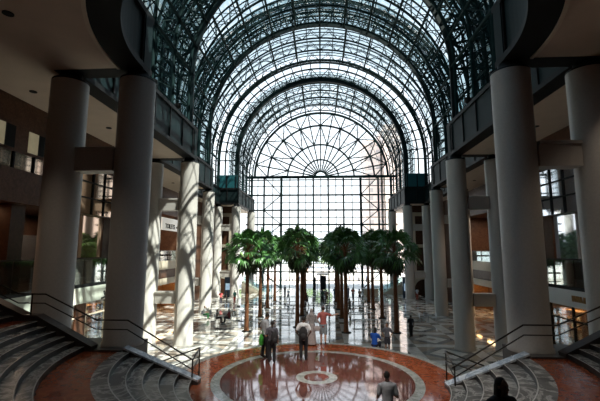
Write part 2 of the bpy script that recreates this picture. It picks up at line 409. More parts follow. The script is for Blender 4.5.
# ------------------------------------------------------------------ girders
def girder(p,q,label,w=.85):
    L=(Vector(q)-Vector(p)).length; ang=math.atan2(q[1]-p[1],q[0]-p[0])
    e=empty('steel_girder',(p[0],p[1],GZ0),ang); tag(e,label,'girder','deep green steel girders over the columns')
    H=GZ1-GZ0
    b=MB(); b.box(0,L,-w/2+.12,w/2-.12,.25,H-.25); b.build('web_panel',M['steel2'],e)
    for z in (0,H-.25): b=MB(); b.box(0,L,-w/2,w/2,z,z+.25); b.build('flange',M['black'],e)
    n=max(2,round(L/2.5))
    for i in range(n+1):
        x=min(max(L*i/n,.1),L-.1)
        b=MB(); b.box(x-.06,x+.06,-w/2+.04,w/2-.04,.25,H-.25); b.build('stiffener',M['black'],e)
    return e
for k,(ya,yb,r) in enumerate(BAY):
    for s,w_ in ((-1,'left'),(1,'right')):
        girder((s*r,ya+.45),(s*r,yb-.45),f'long deep green girder along the {w_} side, {["nearest","second","third","farthest"][k]} bay of the vault')
for i,Y in enumerate(ROWY):
    for s,w_ in ((-1,'left'),(1,'right')):
        girder((s*IN[i]-s*.42,Y),(s*OUT[i]+s*.42,Y),f'short cross girder over the {rn[i]} pair of columns on the {w_}')
ag=empty('curved_girder'); tag(ag,'curved dark green girder around the opening overhead, above the stairs','girder')
b=MB(); b.sector(0,14.2,7.2,7.8,PI,2*PI,GZ0+.25,GZ1-.25,64); b.build('web_panel',M['steel2'],ag)
for z in (GZ0,GZ1-.25): b=MB(); b.sector(0,14.2,7.05,8.0,PI,2*PI,z,z+.25,64); b.build('flange',M['black'],ag)
b=MB(); b.sector(0,14.2,8.0,8.12,PI,2*PI,GZ0-.05,GZ0+.3,64); b.build('edge_strip',M['cream'],ag)
# ------------------------------------------------------------------ soffit ceiling
def hole_ring(b,r,z,z2,X,Yb,Yt,mi=0):
    n=64; A=[(r*math.cos(PI+PI*i/n),14.2+r*math.sin(PI+PI*i/n)) for i in range(n+1)]
    def out(i):
        t=i/n
        if t<.25: return (-X,Yt+(Yb-Yt)*t*4)
        if t>.75: return (X,Yt+(Yb-Yt)*(1-t)*4)
        return (-X+2*X*(t-.25)*2,Yb)
    for i in range(n):
        p,q=A[i],A[i+1]; u,v=out(i),out(i+1)
        b.add([(*p,z),(*q,z),(*v,z),(*u,z)],[(0,1,2,3)],mi); b.add([(*p,z2),(*q,z2),(*v,z2),(*u,z2)],[(3,2,1,0)],mi)
b=MB(); hole_ring(b,8.1,GZ0,GZ0+.8,14.6,-9,14.2)
for s in (-1,1):
    b.box(s*8.1,s*14.6,14.2,14.2+.0001,GZ0,GZ0+.8)
    b.box(s*10.8,s*14.6,14.2,29.1,GZ0,GZ0+.8)
    b.box(s*8.0,s*10.0,15.0,15.05,GZ0,GZ0+.8) if False else None
    b.box(s*13.7,s*18.1,29.1,44.1,GZ0,GZ0+.8); b.box(s*16.6,s*18.1,44.1,60,GZ0,GZ0+.8)
    b.box(s*13.7,s*18.1,60,FY,GZ0,GZ0+.8)
st(b.build('ceiling',M['soffit']))
dl=None
for i,(x,y) in enumerate([(-9.6,10.5),(-13.2,16.2),(-12.6,21.5),(-9.9,5.5),(10.6,12),(10.2,7.5),(12.8,17),(12.7,22.5),(-15.8,35),(15.8,35),(-15.9,40),(15.9,40)]):
    if dl is None:
        b=MB(); b.lathe([(.16,-.03),(.16,0),(.12,0),(.1,.03)],20); dl=b.build('downlight',M['black']); o=dl
    else: o=dl.copy(); COL.objects.link(o)
    o.location=(x,y,GZ0-.001)
    tag(o,f'small dark round downlight in the beige soffit, {["left side near the curved girder","left side above the lit windows","left side behind the nearest columns","far upper left by the frame edge","right side near the curved girder","upper right corner of the view","right side behind the outer column","right side above the crossbeam","left, over the second bay nearer","right, over the second bay nearer","left, over the second bay farther","right, over the second bay farther"][i]}','light','recessed downlights')
for (x,y) in ((-9.6,10.5),(-9.9,5.5),(10.6,12),(10.2,7.5)):
    l=bpy.data.lights.new('downlight_beam','SPOT'); l.energy=170; l.spot_size=1.5; l.spot_blend=.6; l.color=(1,.84,.66); l.shadow_soft_size=.12
    o=bpy.data.objects.new('downlight_beam',l); COL.objects.link(o); o.location=(x,y,GZ0-.06)
# ------------------------------------------------------------------ vaults
def arc_pts(r,y,n=40,drop=4.4,cz=CZ):
    return [(r,y,cz-drop)]+[(r*math.cos(PI*i/n),y,cz+r*math.sin(PI*i/n)) for i in range(n+1)]+[(-r,y,cz-drop)]
def truss_mesh(r,D=1.15,n=20):
    b=MB()
    for (rr,t,oy) in ((r,.13,0),(r+D,.075,-.45),(r+D,.075,.45)):
        b.sweep(arc_pts(rr,oy,44),t,5)
    P=lambda rr,k,oy:(rr*math.cos(PI*k/n),oy,CZ+rr*math.sin(PI*k/n))
    for k in range(n+1):
        for oy in (-.45,.45):
            b.tube(P(r,k,0),P(r+D,min(n,k+.5) if k<n else n-.5,oy),.045,n=4,cap=False)
            if k<n: b.tube(P(r,k+1,0),P(r+D,k+.5,oy),.045,n=4,cap=False)
        if k<n: b.tube(P(r+D,k+.5,-.45),P(r+D,k+.5,.45),.04,n=4,cap=False)
    for s in (-1,1):
        for z in (-4.0,-3.0,-2.0,-1.0):
            b.tube((s*r,0,CZ+z),(s*(r+D),.45,CZ+z+.5),.04,n=4,cap=False); b.tube((s*r,0,CZ+z),(s*(r+D),-.45,CZ+z+.5),.04,n=4,cap=False)
    return b
vn=['nearest','second nearest','third and widest','farthest']
for k,(ya,yb,r) in enumerate(BAY):
    L=yb-ya; e=empty('barrel_vault',(0,ya,0)); tag(e,f'{vn[k]} glass barrel vault section of the roof, on green steel trusses','glass roof','stepped barrel vault sections')
    nt_=5; D=1.15
    me=None
    for i in range(nt_):
        y=.9+(L-1.8)*i/(nt_-1)
        if me is None: o=truss_mesh(r).build('arch_truss',M['steel'],e); me=o.data
        else: o=bpy.data.objects.new('arch_truss',me); COL.objects.link(o); o.parent=e
        o.location=(0,y,0)
    # end ribs
    for y in ((.25,) if k==3 else (.2,L-.2)):
        b=MB(); b.arch(0,y,CZ,r,.4 if k==3 else .22,.5 if k==3 else .28,n=60,drop=4.4); b.build('end_rib',M['steel2'],e)
    # purlins
    npn=28
    pm={}
    for i in range(npn+1):
        a=PI*i/npn
        for rr,t,key in ((r+D+.12,.07,'o'),)+(((r,.13,'i'),) if i%2==0 else ()):
            if key not in pm:
                b=MB(); b.tube((0,.1,0),(0,L-.1,0),t,n=5); o=b.build('purlin',M['steel'],e); pm[key]=o.data
            else: o=bpy.data.objects.new('purlin',pm[key]); COL.objects.link(o); o.parent=e
            o.location=(rr*math.cos(a),0,CZ+rr*math.sin(a))
    for s in (-1,1):
        for z in (-.9,-1.8,-2.7,-3.6):
            o=bpy.data.objects.new('purlin',pm['o']); COL.objects.link(o); o.parent=e; o.location=(s*(r+D+.12),0,CZ+z)
    # diagonal braces in the inner layer
    b=MB(); ys=[.9+(L-1.8)*i/(nt_-1) for i in range(nt_)]
    for i in range(nt_-1):
        for j in range(0,npn,2):
            a0,a1=PI*j/npn,PI*(j+2)/npn
            if (i+j//2)%2: a0,a1=a1,a0
            b.tube((r*math.cos(a0),ys[i],CZ+r*math.sin(a0)),(r*math.cos(a1),ys[i+1],CZ+r*math.sin(a1)),.03,n=4,cap=False)
    b.build('diagonal_brace',M['steel'],e)
    # glazing bars (intermediate)
    b=MB()
    m=10
    for i in range(m+1): b.arch(0,L*i/m,CZ,r+D+.22,.05,.07,n=42,drop=4.4)
    b.build('glazing_bar',M['steel'],e)
    b=MB(); n=56; R3=r+D+.27; P=[(R3,CZ-4.4)]+[(R3*math.cos(PI*i/n),CZ+R3*math.sin(PI*i/n)) for i in range(n+1)]+[(-R3,CZ-4.4)]
    vs=[(x,0,z) for x,z in P]+[(x,L,z) for x,z in P]; q=len(P)
    b.add(vs,[(i,i+1,i+1+q,i+q) for i in range(q-1)],0,False); b.build('glass_skin',M['glass'],e)
# lunette (stepped end) glazing between vault radii
def lunette(y,r0,r1,label,gm='glass'):
    e=empty('vault_step_window',(0,y,0)); tag(e,label,'window')
    b=MB()
    for rr in (r0+.3,(r0+r1)/2+.5,r1+.6): b.arch(0,0,CZ,rr,.2,.2,n=60,drop=4.4)
    n=32
    for i in range(n+1):
        a=PI*i/n; b.bar((r0*math.cos(a),0,CZ+r0*math.sin(a)),((r1+1)*math.cos(a),0,CZ+(r1+1)*math.sin(a)),.15,.15,up=(0,1,0))
    b.build('frame',M['steel'],e)
    b=MB()
    rm=(r0+r1)/2+.5
    for i in range(n):
        a=PI*i/n; a2=PI*(i+1)/n
        if i%2: a,a2=a2,a
        b.tube(((r0+.3)*math.cos(a),-.1,CZ+(r0+.3)*math.sin(a)),(rm*math.cos(a2),-.1,CZ+rm*math.sin(a2)),.07,n=4)
    b.build('brace',M['steel'],e)
    b=MB(); n=56; vs=[];RR=(r0+.2,r1+1.4)
    for i in range(n+1):
        a=PI*i/n; vs+=[(rr*math.cos(a),.1,CZ+rr*math.sin(a)) for rr in RR]
    b.add(vs,[(2*i,2*i+1,2*i+3,2*i+2) for i in range(n)])
    for s in (-1,1): b.add([(s*RR[0],.1,CZ-4.4),(s*RR[1],.1,CZ-4.4),(s*RR[1],.1,CZ),(s*RR[0],.1,CZ)],[(0,1,2,3)])
    b.build('pane',M[gm],e)
lunette(29.5,10.4,13.3,'curved strip of glazing where the vault steps up behind the nearest section')
lunette(44.5,13.3,16.2,'curved strip of glazing where the vault steps up to its widest section')
lunette(59.5,13.3,16.2,'bright curved strip of glazing where the vault steps down before the window wall','fglass')
for s,w_ in ((-1,'left'),(1,'right')):
    e=empty('end_panel',(0,59.3,0)); tag(e,f'teal panelled box over the fourth {w_} cross girder, closing the step of the vault','panel')
    b=MB(); b.box(s*13.3,s*16.6,0,.3,GZ1,19.0); b.build('panel',M['tealpanel'],e)
    for x in (13.4,14.9,16.4): b=MB(); b.box(s*x-.08,s*x+.08,-.08,0,GZ1,19.0); b.build('rib',M['black'],e)
# apse half dome over the stairs
e=empty('half_dome',(0,14.2,GZ1)); tag(e,'glazed half dome above the stair opening, mostly out of the view','glass roof')
def dp(a,t,r): return (r*math.cos(a)*math.cos(t),-r*math.sin(a)*math.cos(t),4.5+r*math.sin(t))
b=MB()
for i in range(0,13):
    a=PI*i/12; b.sweep([(7.5*math.cos(a),-7.5*math.sin(a),0)]+[dp(a,PI/2*j/12,7.5) for j in range(12)]+[(0,0,12.0)],.12,5)
b.build('rib',M['steel'],e)
b=MB()
for j in range(0,6):
    t=PI/2*j/6; b.sweep([dp(PI*i/32,t,7.5) for i in range(33)],.09,5)
b.build('ring',M['steel'],e)
b=MB(); vs=[]
for j in range(13):
    for i in range(33): vs.append(dp(PI*i/32,PI/2*j/12,7.7))
b.add(vs,[(j*33+i,j*33+i+1,(j+1)*33+i+1,(j+1)*33+i) for j in range(12) for i in range(32)])
b.add([(7.7*math.cos(PI*i/32),-7.7*math.sin(PI*i/32),0) for i in range(33)]+[dp(PI*i/32,0,7.7) for i in range(33)],[(i,i+1,i+34,i+33) for i in range(32)])
b.build('glass_skin',M['glass'],e)
# ------------------------------------------------------------------ arched window wall
fw=empty('window_1',(0,FY,0)); fw['kind']='structure'
XS=[1.45,4.4,7.7,11.1,13.6]; ZS=[0,3.1,6.2,9.3,12.1,14.9,17.85]
W2=14.6
b=MB()
for x in XS:
    for s in (-1,1): b.box(s*x-.15,s*x+.15,-.25,.1,0,CZ)
for x in (7.7,): 
    for s in (-1,1): b.box(s*x-.2,s*x+.2,-.5,.1,0,CZ)
b.build('mullion',M['steel'],fw)
b=MB()
for z in ZS[1:]: b.box(-W2,W2,-.22,.08,z-.14,z+.14)
b.box(-W2,W2,-.5,.1,CZ-.22,CZ+.22); b.box(-W2,W2,-.5,.1,CZ-.62,CZ-.5)
b.build('transom',M['steel'],fw)
b=MB()
xx=[0]+[(a+c)/2 for a,c in zip(XS[:-1],XS[1:])]
for x in xx:
    for s in ((-1,1) if x else (1,)): b.box(s*x-.07,s*x+.07,-.1,.05,0,CZ)
zz=ZS+[CZ]
for a,c in zip(zz[:-1],zz[1:]): b.box(-W2,W2,-.1,.05,(a+c)/2-.07,(a+c)/2+.07)
b.build('glazing_bar',M['steel'],fw)
b=MB()
for s in (-1,1):
    zr=[21.4,17.85,14.9,12.1,9.3,6.2,3.1,0]
    for i in range(len(zr)-1):
        xa,xb=(11.1,7.7) if i%2==0 else (7.7,11.1)
        b.tube((s*xa,-.35,zr[i]),(s*xb,-.35,zr[i+1]),.1,n=6)
b.build('zigzag_brace',M['steel'],fw)
b=MB()
RR=[1.1,3.45,6.5,10.4,13.0]
for r,t in zip(RR,(.3,.26,.28,.3,.4)): b.arch(0,-.12,CZ,r,.3,t,n=64)
b.build('fan_ring',M['steel'],fw)
b=MB()
for i in range(1,16):
    a=PI*i/16; b.bar((1.1*math.cos(a),-.12,CZ+1.1*math.sin(a)),(13*math.cos(a),-.12,CZ+13*math.sin(a)),.22,.22,up=(0,1,0))
b.build('fan_spoke',M['steel'],fw)
b=MB()
pt=lambda r,k:(r*math.cos(PI*k/16),-.3,CZ+r*math.sin(PI*k/16))
for k in range(0,17,2):
    for d in (-1,1):
        if 0<=k+d<=16:
            b.tube(pt(10.4,k),pt(6.5,k+d),.11,n=5); b.tube(pt(10.4,k),pt(13,k+d),.11,n=5)
b.build('fan_brace',M['steel'],fw)
b=MB()
for r in (2.3,5.0,8.4,11.7): b.arch(0,-.02,CZ,r,.08,.06,n=64)
for i in range(32):
    a=PI*(i+.5)/32*1.0
    if i%1==0: b.bar((6.5*math.cos(PI*(2*i+1)/64),-.02,CZ+6.5*math.sin(PI*(2*i+1)/64)),(13*math.cos(PI*(2*i+1)/64),-.02,CZ+13*math.sin(PI*(2*i+1)/64)),.05,.06,up=(0,1,0)) if i%2 else None
b.build('fan_glazing_bar',M['steel'],fw)
b=MB(); b.add([(-W2,.08,0),(W2,.08,0),(W2,.08,CZ),(-W2,.08,CZ)],[(0,1,2,3)])
n=48; vs=[(0,.08,CZ)]+[(14.6*math.cos(PI*i/n),.08,CZ+14.6*math.sin(PI*i/n)) for i in range(n+1)]
b.add(vs,[(0,i+1,i+2) for i in range(n)]); b.build('pane',M['fglass'],fw)
# ------------------------------------------------------------------ side walls
def side(s):
    w_='left' if s<0 else 'right'
    g=M['granite']; X=14.5
    mir=M['mirrorL'] if s<0 else M['mirrorR']
    b=MB()   # near segment, Y 14..31, shop opening 17..30 z .3..3.8
    b.box(s*X,s*(X+.3),-9,16.5,0,4.9); b.box(s*X,s*(X+.3),16.5,31,-.0,.35)
    b.box(s*X,s*(X+.3),22.6,23.6,0.35,3.9) if s<0 else None
    b.box(s*X,s*(X+.3),30.2,31,0.35,3.9)
    # above gallery
    b.box(s*X,s*(X+.4),-9,20.5,9.3,10.9); b.box(s*X,s*(X+.4),-9,20.5,11.7,14.4)
    b.box(s*X,s*(X+.4),20.5,31,12.2,14.4)
    # end return (step out)
    b.box(s*X,s*18.3,30.7,31.1,0,14.4)
    st(b.build('wall_'+w_,g))
    b=MB(); b.box(s*18,s*18.4,31,FY,9.45 if False else 11.2,14.4); b.box(s*18,s*18.4,31,33,0,11.2); b.box(s*18,s*18.4,50,FY,0,11.2)
    b.box(s*18,s*18.4,38.5,40.5,0,9.4)
    b.box(s*18,s*18.4,33,50,4.0,4.9); st(b.build('wall_far_'+w_,g))
    b=MB(); b.box(s*21.5,s*21.8,32,44.2,3.9,11.2); b.box(s*21.5,s*21.8,46.6,50.2,3.9,11.2); b.box(s*21.5,s*21.8,44.2,46.6,9.3,11.2); b.box(s*21.5,s*21.8,44.2,46.6,3.9,6.0)
    b.box(s*18.4,s*21.8,32,50.2,11.2,11.4); b.box(s*18.4,s*21.8,32,50.2,3.7,4.0); b.box(s*18.4,s*21.8,32.6,33,3.9,11.2); b.box(s*18.4,s*21.8,50.0,50.2,3.9,11.2)
    b.box(s*21.0,s*21.5,38,41,4,9.3)
    st(b.build('wall_far_gallery_'+w_,M['granite']))
    b=MB(); b.box(s*21.55,s*21.7,45.3,45.45,6.0,9.3); b.box(s*21.55,s*21.7,44.2,46.6,7.9,8.0); b.box(s*21.62,s*21.64,44.2,46.6,6.0,9.3,1); o=b.build('window_gallery_'+w_,[M['black'],M['fglass']]); st(o)
    # end wall at Y 62 with arch
    b=MB(); xa,xb=14.0,18.2; c=(xa+xb)/2; rr=1.55; za=1.1
    n=20; pr=[(s*(c+rr*math.cos(PI*i/n)),za+rr*math.sin(PI*i/n)) for i in range(n+1)]
    for i in range(n):
        (x0,z0),(x1,z1)=pr[i],pr[i+1]; b.add([(x0,62,z0),(x1,62,z1),(x1,62,3.0),(x0,62,3.0)],[(0,1,2,3)]); b.add([(x0,62,z0),(x1,62,z1),(x1,62.6,z1),(x0,62.6,z0)],[(0,1,2,3)])
    b.box(s*xa,s*(c-rr),62,62.6,0,3.0); b.box(s*(c+rr),s*xb,62,62.6,0,3.0); b.box(s*xa,s*xb,62.05,62.6,3.0,4.0)
    st(b.build('trim_arch_'+w_,M['cream']))
    b=MB(); b.box(s*xa,s*xb,62.2,62.6,4.0,14.3); b.box(s*xa,s*xb,64,64.2,0,4); st(b.build('wall_end_'+w_,M['granite']))
    b=MB(); b.box(s*xa,s*xb,62.0,62.2,12.6,13.2); b.box(s*xa,s*xb,62,62.2,7.6,8.1)
    b.box(s*14.6,s*15.0,62.0,62.2,4,12.6); b.box(s*17.0,s*17.4,62.0,62.2,4,12.6); st(b.build('trim_end_'+w_,M['cream']))
    # fascia bands
    b=MB(); b.box(s*(X-.12),s*(X+.3),16.5,31,3.85,4.8); st(b.build('trim_fascia_'+w_,M['fascia'] if s<0 else M['fascia2']))
    b=MB(); b.box(s*(X-.1),s*(X+.2),-9,31,4.8,4.98)
    st(b.build('trim_channel_'+w_,M['black']))
    b=MB(); b.box(s*17.9,s*18.3,31.2,50,4.9,5.9); b.box(s*17.9,s*18.0,33,50,3.2,3.9); st(b.build('trim_slab_'+w_,M['cream']))
    # glass guards
    gd=empty('balcony_guard',(0,0,0)); tag(gd,f'glass balcony guard with dark top rail above the storefronts on the {w_}','railing')
    y=15.8; 
    b=MB(); b.box(s*(X+.02),s*(X+.09),15.8,30.6,6.5,6.57); b.build('top_rail',M['rail'],gd)
    while y<30:
        b=MB(); b.box(s*(X+.04),s*(X+.06),y+.04,y+1.8,4.98,6.5); b.build('glass_panel',M['guard'],gd); y+=1.85
    gd=empty('balcony_guard',(0,0,0)); tag(gd,f'glass balcony guard of the far gallery on the {w_}, behind the columns','railing')
    b=MB(); b.box(s*17.92,s*17.99,33,50,7.0,7.07); b.build('top_rail',M['rail'],gd)
    b=MB(); b.box(s*17.95,s*17.97,33,50,5.9,7.0); b.build('glass_panel',M['guard'],gd)
    # gallery recess: floor, back wall, piers
    b=MB(); b.box(s*(X+.3),s*19,-9,31,4.6,4.95); b.box(s*(X+.3),s*19,-9,31,9.3,9.6); st(b.build('floor_gallery_'+w_,M['granitedk']))
    b=MB(); b.box(s*19,s*19.3,-9,31,4.9,9.3); b.box(s*X,s*19,-9.3,-9,0,14.4) ; st(b.build('wall_gallery_'+w_,M['granitedk']))
    for j,yy in enumerate((18.2,21.9,26.2,30.0)):
        b=MB(); b.box(s*(X+.5),s*(X+1.5),yy-.45,yy+.45,4.95,9.3); o=b.build('square_pier',M['granite'] if (j%2 if s<0 else 1-j%2) else M['granitedk'])
        tag(o,f'brown granite pier behind the {w_} glass guard, {["nearest","second","third","farthest"][j]} of four','pier','gallery piers')
    # gallery lit doorway panels
    for j,(ya,yb,mt,nm) in enumerate(((15.4,17.0,'cream','pale lit doorway'),(23.3,24.6,'mirrorR','tall shop window'),(27.2,28.8,'mirrorR','tall shop window'))):
        b=MB(); b.box(s*18.85,s*18.99,ya,yb,4.95,8.0); b.box(s*18.8,s*18.86,ya-.1,ya,4.95,8.1,1); b.box(s*18.8,s*18.86,yb,yb+.1,4.95,8.1,1)
        o=b.build('gallery_doorway',[M[mt],M['black']]); tag(o,f'{nm} at the back of the {w_} gallery, {["beside the nearest column","between the nearest columns and the second pair","just before the gallery end"][j]}','door')
    # reflective curtain glazing above gallery
    cw=empty('curtain_wall',(0,0,0)); tag(cw,f'band of reflective tinted windows above the {w_} gallery, mirroring the roof lattice','window')
    b=MB(); b.box(s*(X+.05),s*(X+.15),20.5,31,9.3,12.2); b.box(s*(X+.05),s*(X+.15),-9,20.5,10.9,11.7); b.build('pane',mir,cw)
    b=MB()
    yy=-9.0
    while yy<31:
        b.box(s*(X-.02),s*(X+.06),yy-.05,yy+.05,10.9 if yy<20.5 else 9.3,11.7 if yy<20.5 else 12.2); yy+=1.3
    for z in (10.3,11.3): b.box(s*(X-.02),s*(X+.06),20.5,31,z-.04,z+.04)
    b.build('mullion',M['black'],cw)
    # lower reflective glass in gallery front, far part
    b=MB(); b.box(s*(X+.55),s*(X+.62),23.2,25.6,6.3,9.3); b.box(s*(X+.55),s*(X+.62),27.0,29.5,5.0,9.3); o=b.build('tinted_screen',mir); tag(o,f'tinted glass screens between the piers of the {w_} gallery','window')
    # small lit windows up high
    for j,yy in enumerate((16.0,18.1,21.4,23.6,26.0)):
        b=MB(); b.box(s*(X-.04),s*(X+.02),yy-.32,yy+.32,12.35 if yy>20.4 else 11.85,13.2 if yy>20.4 else 12.9); b.box(s*(X-.06),s*(X+.02),yy+.32,yy+.9,12.35 if yy>20.4 else 11.85,13.2 if yy>20.4 else 12.9,1)
        if s>0 and j<5: continue
        o=b.build('office_window',[M['warmwin'],M['black']]); tag(o,f'small pale lit window high on the {w_} wall, {["nearest","second","third","fourth","farthest"][j]} of the row','window','small lit office windows')
    # shops
    for (ya,yb,xo,zt) in ((17,30.2,14.5,3.85),(40.5,50,18.0,3.2)):
        b=MB(); b.box(s*(xo+2.8),s*(xo+3.0),ya,yb,0,zt); b.box(s*(xo+.3),s*(xo+3),ya-.2,ya,0,zt); b.box(s*(xo+.3),s*(xo+3),yb,yb+.2,0,zt); b.box(s*(xo+.3),s*(xo+3),ya,yb,zt,zt+.1)
        st(b.build('wall_shop_'+w_,M['wood']))
    sf=empty('storefront',(0,0,0)); tag(sf,f'dark framed glass storefront under the white fascia on the {w_}','shop front')
    b=MB(); y=17.0
    while y<=30.3: b.box(s*X,s*(X+.12),y-.05,y+.05,.35,3.85); y+=2.2
    b.box(s*X,s*(X+.12),17,30.2,3.0,3.08); b.build('frame',M['cream'] if s<0 else M['black'],sf)
    b=MB(); b.box(s*(X+.05),s*(X+.07),17,30.2,.35,3.85); b.build('pane',M['fglass'],sf)
    k=0
    for y in (18.0,19.9,21.8,24.4,26.3,28.2):
        sh=empty('display_shelf',(s*(X+1.9),y,0)); tag(sh,f'wooden display shelf inside the {w_} storefront, {["first","second","third","fourth","fifth","sixth"][k]} from the stairs','shelf','shop display shelves'); k+=1
        b=MB(); b.box(-.25,.25,-.75,-.7,0,3.2); b.box(-.25,.25,.7,.75,0,3.2)
        for z in (.3,.9,1.5,2.1,2.7,3.2): b.box(-.25,.25,-.7,.7,z,z+.04)
        b.build('frame',M['wood'],sh)
        b=MB(); rnd=random.Random(k+10*s)
        for z in (.34,.94,1.54,2.14,2.74):
            yy=-.65
            while yy<.55:
                w=rnd.uniform(.08,.2); b.box(-.15,.15,yy,yy+w,z,z+rnd.uniform(.12,.38),rnd.randrange(4)); yy+=w+rnd.uniform(.03,.12)
        o=b.build('goods',[M['cream'],M['trunk'],M['gold'],M['white']],sh); o['kind']='stuff'
    for j,(xo,y,z) in enumerate(((14.5,19,3.7),(14.5,21,3.7),(14.5,25.3,3.7),(14.5,27.3,3.7),(18,43,3.1),(18,46,3.1),(18,49,3.1))):
        b=MB(); b.box(-.12,.12,-.5,.5,-.05,.04); o=b.build('shop_light',M['warm'],None,(s*(xo+1.0),y,z)); tag(o,f'warm shop ceiling light on the {w_}, {["first","second","third","fourth","fifth","sixth","seventh"][j]} from the stairs','light','shop ceiling lights')
side(-1); side(1)
b=MB(); b.box(-14.8,14.8,-9.3,-9,0,14.4); st(b.build('wall_back',M['granite']))
b=MB(); b.ell((0,0,0),.09,.09,.06,12); o=b.build('red_lamp',M['redlamp'],None,(-15.5,16.85,8.9)); tag(o,'small glowing red lamp over the left gallery doorway','lamp')
b=MB(); b.box(-.1,.1,-.35,.35,-.06,.06); o=b.build('wall_lamp',M['warm'],None,(16.2,26.2,8.95)); tag(o,'small orange lamp at the head of the right gallery opening','lamp')
# lamps light in galleries
def area(loc,size,energy,col,rx=0):
    l=bpy.data.lights.new('lamp_light','AREA'); l.size=size; l.energy=energy; l.color=col; o=bpy.data.objects.new('lamp_light',l); COL.objects.link(o); o.location=loc; return o
for s in (-1,1):
    area((s*16.0,20,3.7),1.5,60,(1,.68,.35)); area((s*16.0,26.5,3.7),1.5,60,(1,.68,.35)); area((s*19.6,45,3.05),2.0,60,(1,.68,.38)); area((s*19.8,39,11.0),1.5,160,(1,.8,.6)); area((s*19.8,46,11.0),1.5,160,(1,.8,.6)); area((s*17.2,23,9.1),1.2,50,(1,.72,.5))
area((-17.6,16.4,9.2),.8,45,(1,.5,.25))
# text
def text(body,size,loc,rot,m,name,parent=None,ext=.02):
    c=bpy.data.curves.new(name,'FONT'); c.body=body; c.size=size; c.extrude=ext; c.align_x='CENTER'; c.align_y='CENTER'; c.offset=.012
    t=bpy.data.objects.new('tmp_text',c); COL.objects.link(t)
    bpy.context.view_layer.update(); dg=bpy.context.evaluated_depsgraph_get()
    me=bpy.data.meshes.new_from_object(t.evaluated_get(dg)); bpy.data.objects.remove(t)
    me.materials.clear(); me.materials.append(m)
    o=bpy.data.objects.new(name,me); COL.objects.link(o); o.location=loc; o.rotation_euler=rot
    return o
o=text('BANANA REPUBLIC',.46,(14.35,22.35,4.33),(PI/2,0,-PI/2),M['gold'],'shop_sign_lettering'); o.scale=(.48,1,1); tag(o,'gold shop name lettering on the white fascia at right','sign')
sg=empty('hanging_sign',(-17.6,44.7,0)); tag(sg,'white direction sign with black lettering and arrow between the left columns','sign')
b=MB(); b.box(-.1,.1,-3.2,3.2,9.35,10.75); b.build('board',mat('glow_whitened_sign_panel',(.75,.75,.7),.5,0,0,emit=(1,.97,.88),es=.3),sg)  # faint emission put in to whiten the shaded board
t=text('TOILETS',.75,(.12,1.35-2.35,9.8),(PI/2,0,PI/2),M['blk'],'lettering'); t.parent=sg
b=MB(); b.add([(.12,.75,9.8),(.12,1.35,10.05),(.12,1.35,9.55)],[(0,1,2),(2,1,0)]); b.box(.1,.13,1.35,1.9,9.74,9.86); b.build('arrow',M['blk'],sg)
b=MB(); b.tube((.1,2.5,9.8),(.13,2.5,9.8),.3,n=20); b.build('symbol_disc',M['blk'],sg)
b=MB(); 
for (y,z,r) in ((0,4.35,.16),(-.35,4.08,.12),(.35,4.12,.12),(.12,4.1,.1),(-.12,4.12,.1),(.2,4.42,.1),(-.15,4.5,.09)): b.ell((0,y,z),.04,r,r*.8,10)
o=b.build('shop_emblem',M['blk'],None,(-14.34,25.4,-.15)); tag(o,'small dark leafy emblem on the pale fascia at left','sign')
# ------------------------------------------------------------------ outside
def building(name,label,x0,x1,y0,y1,z1,m,cap=2):
    e=empty(name,((x0+x1)/2,(y0+y1)/2,0)); tag(e,label,'building')
    cx,cy_=(x0+x1)/2,(y0+y1)/2
    b=MB(); b.box(x0-cx,x1-cx,y0-cy_,y1-cy_,-.3,z1); b.build('walls',m,e)
    b=MB(); b.box(x0-cx-.4,x1-cx+.4,y0-cy_-.4,y1-cy_+.4,z1,z1+cap); b.build('cornice',m,e)
    return e
building('apartment_tower','pinkish apartment tower seen through the right part of the arched window',17.5,23.5,150,165,49,M['towerpink'])
building('apartment_tower','taller pinkish apartment tower beside the first, farther right through the window',24.5,31,146,165,54,M['towerpink'])
building('office_tower','glass office tower rising outside the left side of the vault',-60,-30,25,90,70,M['towergrey'])
building('office_tower','office block outside the right side of the vault',28,60,-5,70,52,M['towerglass'])
t=building('office_tower','tall office tower out of view behind the stair hall, sized to shade the stairs',-29,27,-60,4.0,34,M['towergrey'])  # unseen; put in and sized so its shadow keeps the stairs dark
t.location.z=16
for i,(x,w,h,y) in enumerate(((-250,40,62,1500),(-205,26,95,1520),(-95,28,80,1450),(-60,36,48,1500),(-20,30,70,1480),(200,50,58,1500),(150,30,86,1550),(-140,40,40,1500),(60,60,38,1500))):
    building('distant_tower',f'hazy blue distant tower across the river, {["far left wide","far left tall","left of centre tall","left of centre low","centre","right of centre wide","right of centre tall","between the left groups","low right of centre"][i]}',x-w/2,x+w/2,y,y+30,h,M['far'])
# outside stair / terrace rising and railings
b=MB()
for i in range(5): b.box(-27,27,92+i*.5,98,-.02+i*.16,.14+i*.16)
o=b.build('terrace_steps',M['stone']); tag(o,'broad pale terrace steps outside the window wall','steps')
def tree(x,y,h,label):
    e=empty('plaza_tree',(x,y,0)); tag(e,label,'tree','trees outside on the plaza')
    b=MB(); b.tube((0,0,0),(0,0,h*.5),.15,.1,8); b.build('trunk',M['trunk'],e)
    b=MB(); rd=random.Random(int(x*7+y))
    for i in range(420):
        a=rd.uniform(0,2*PI); t=rd.uniform(-1,1); q=math.sqrt(1-t*t); rr=h*.3*rd.uniform(.6,1)
        c=Vector((rr*q*math.cos(a),rr*q*math.sin(a),h*.68+rr*t)); u=Vector((rd.uniform(-1,1),rd.uniform(-1,1),rd.uniform(-1,1))).normalized()*.28; v=u.cross(Vector((rd.uniform(-1,1),rd.uniform(-1,1),rd.uniform(-1,1)))).normalized()*.2
        b.add([c-u,c-v,c+u,c+v],[(0,1,2,3)])
    b.build('crown',M['leafo'],e)
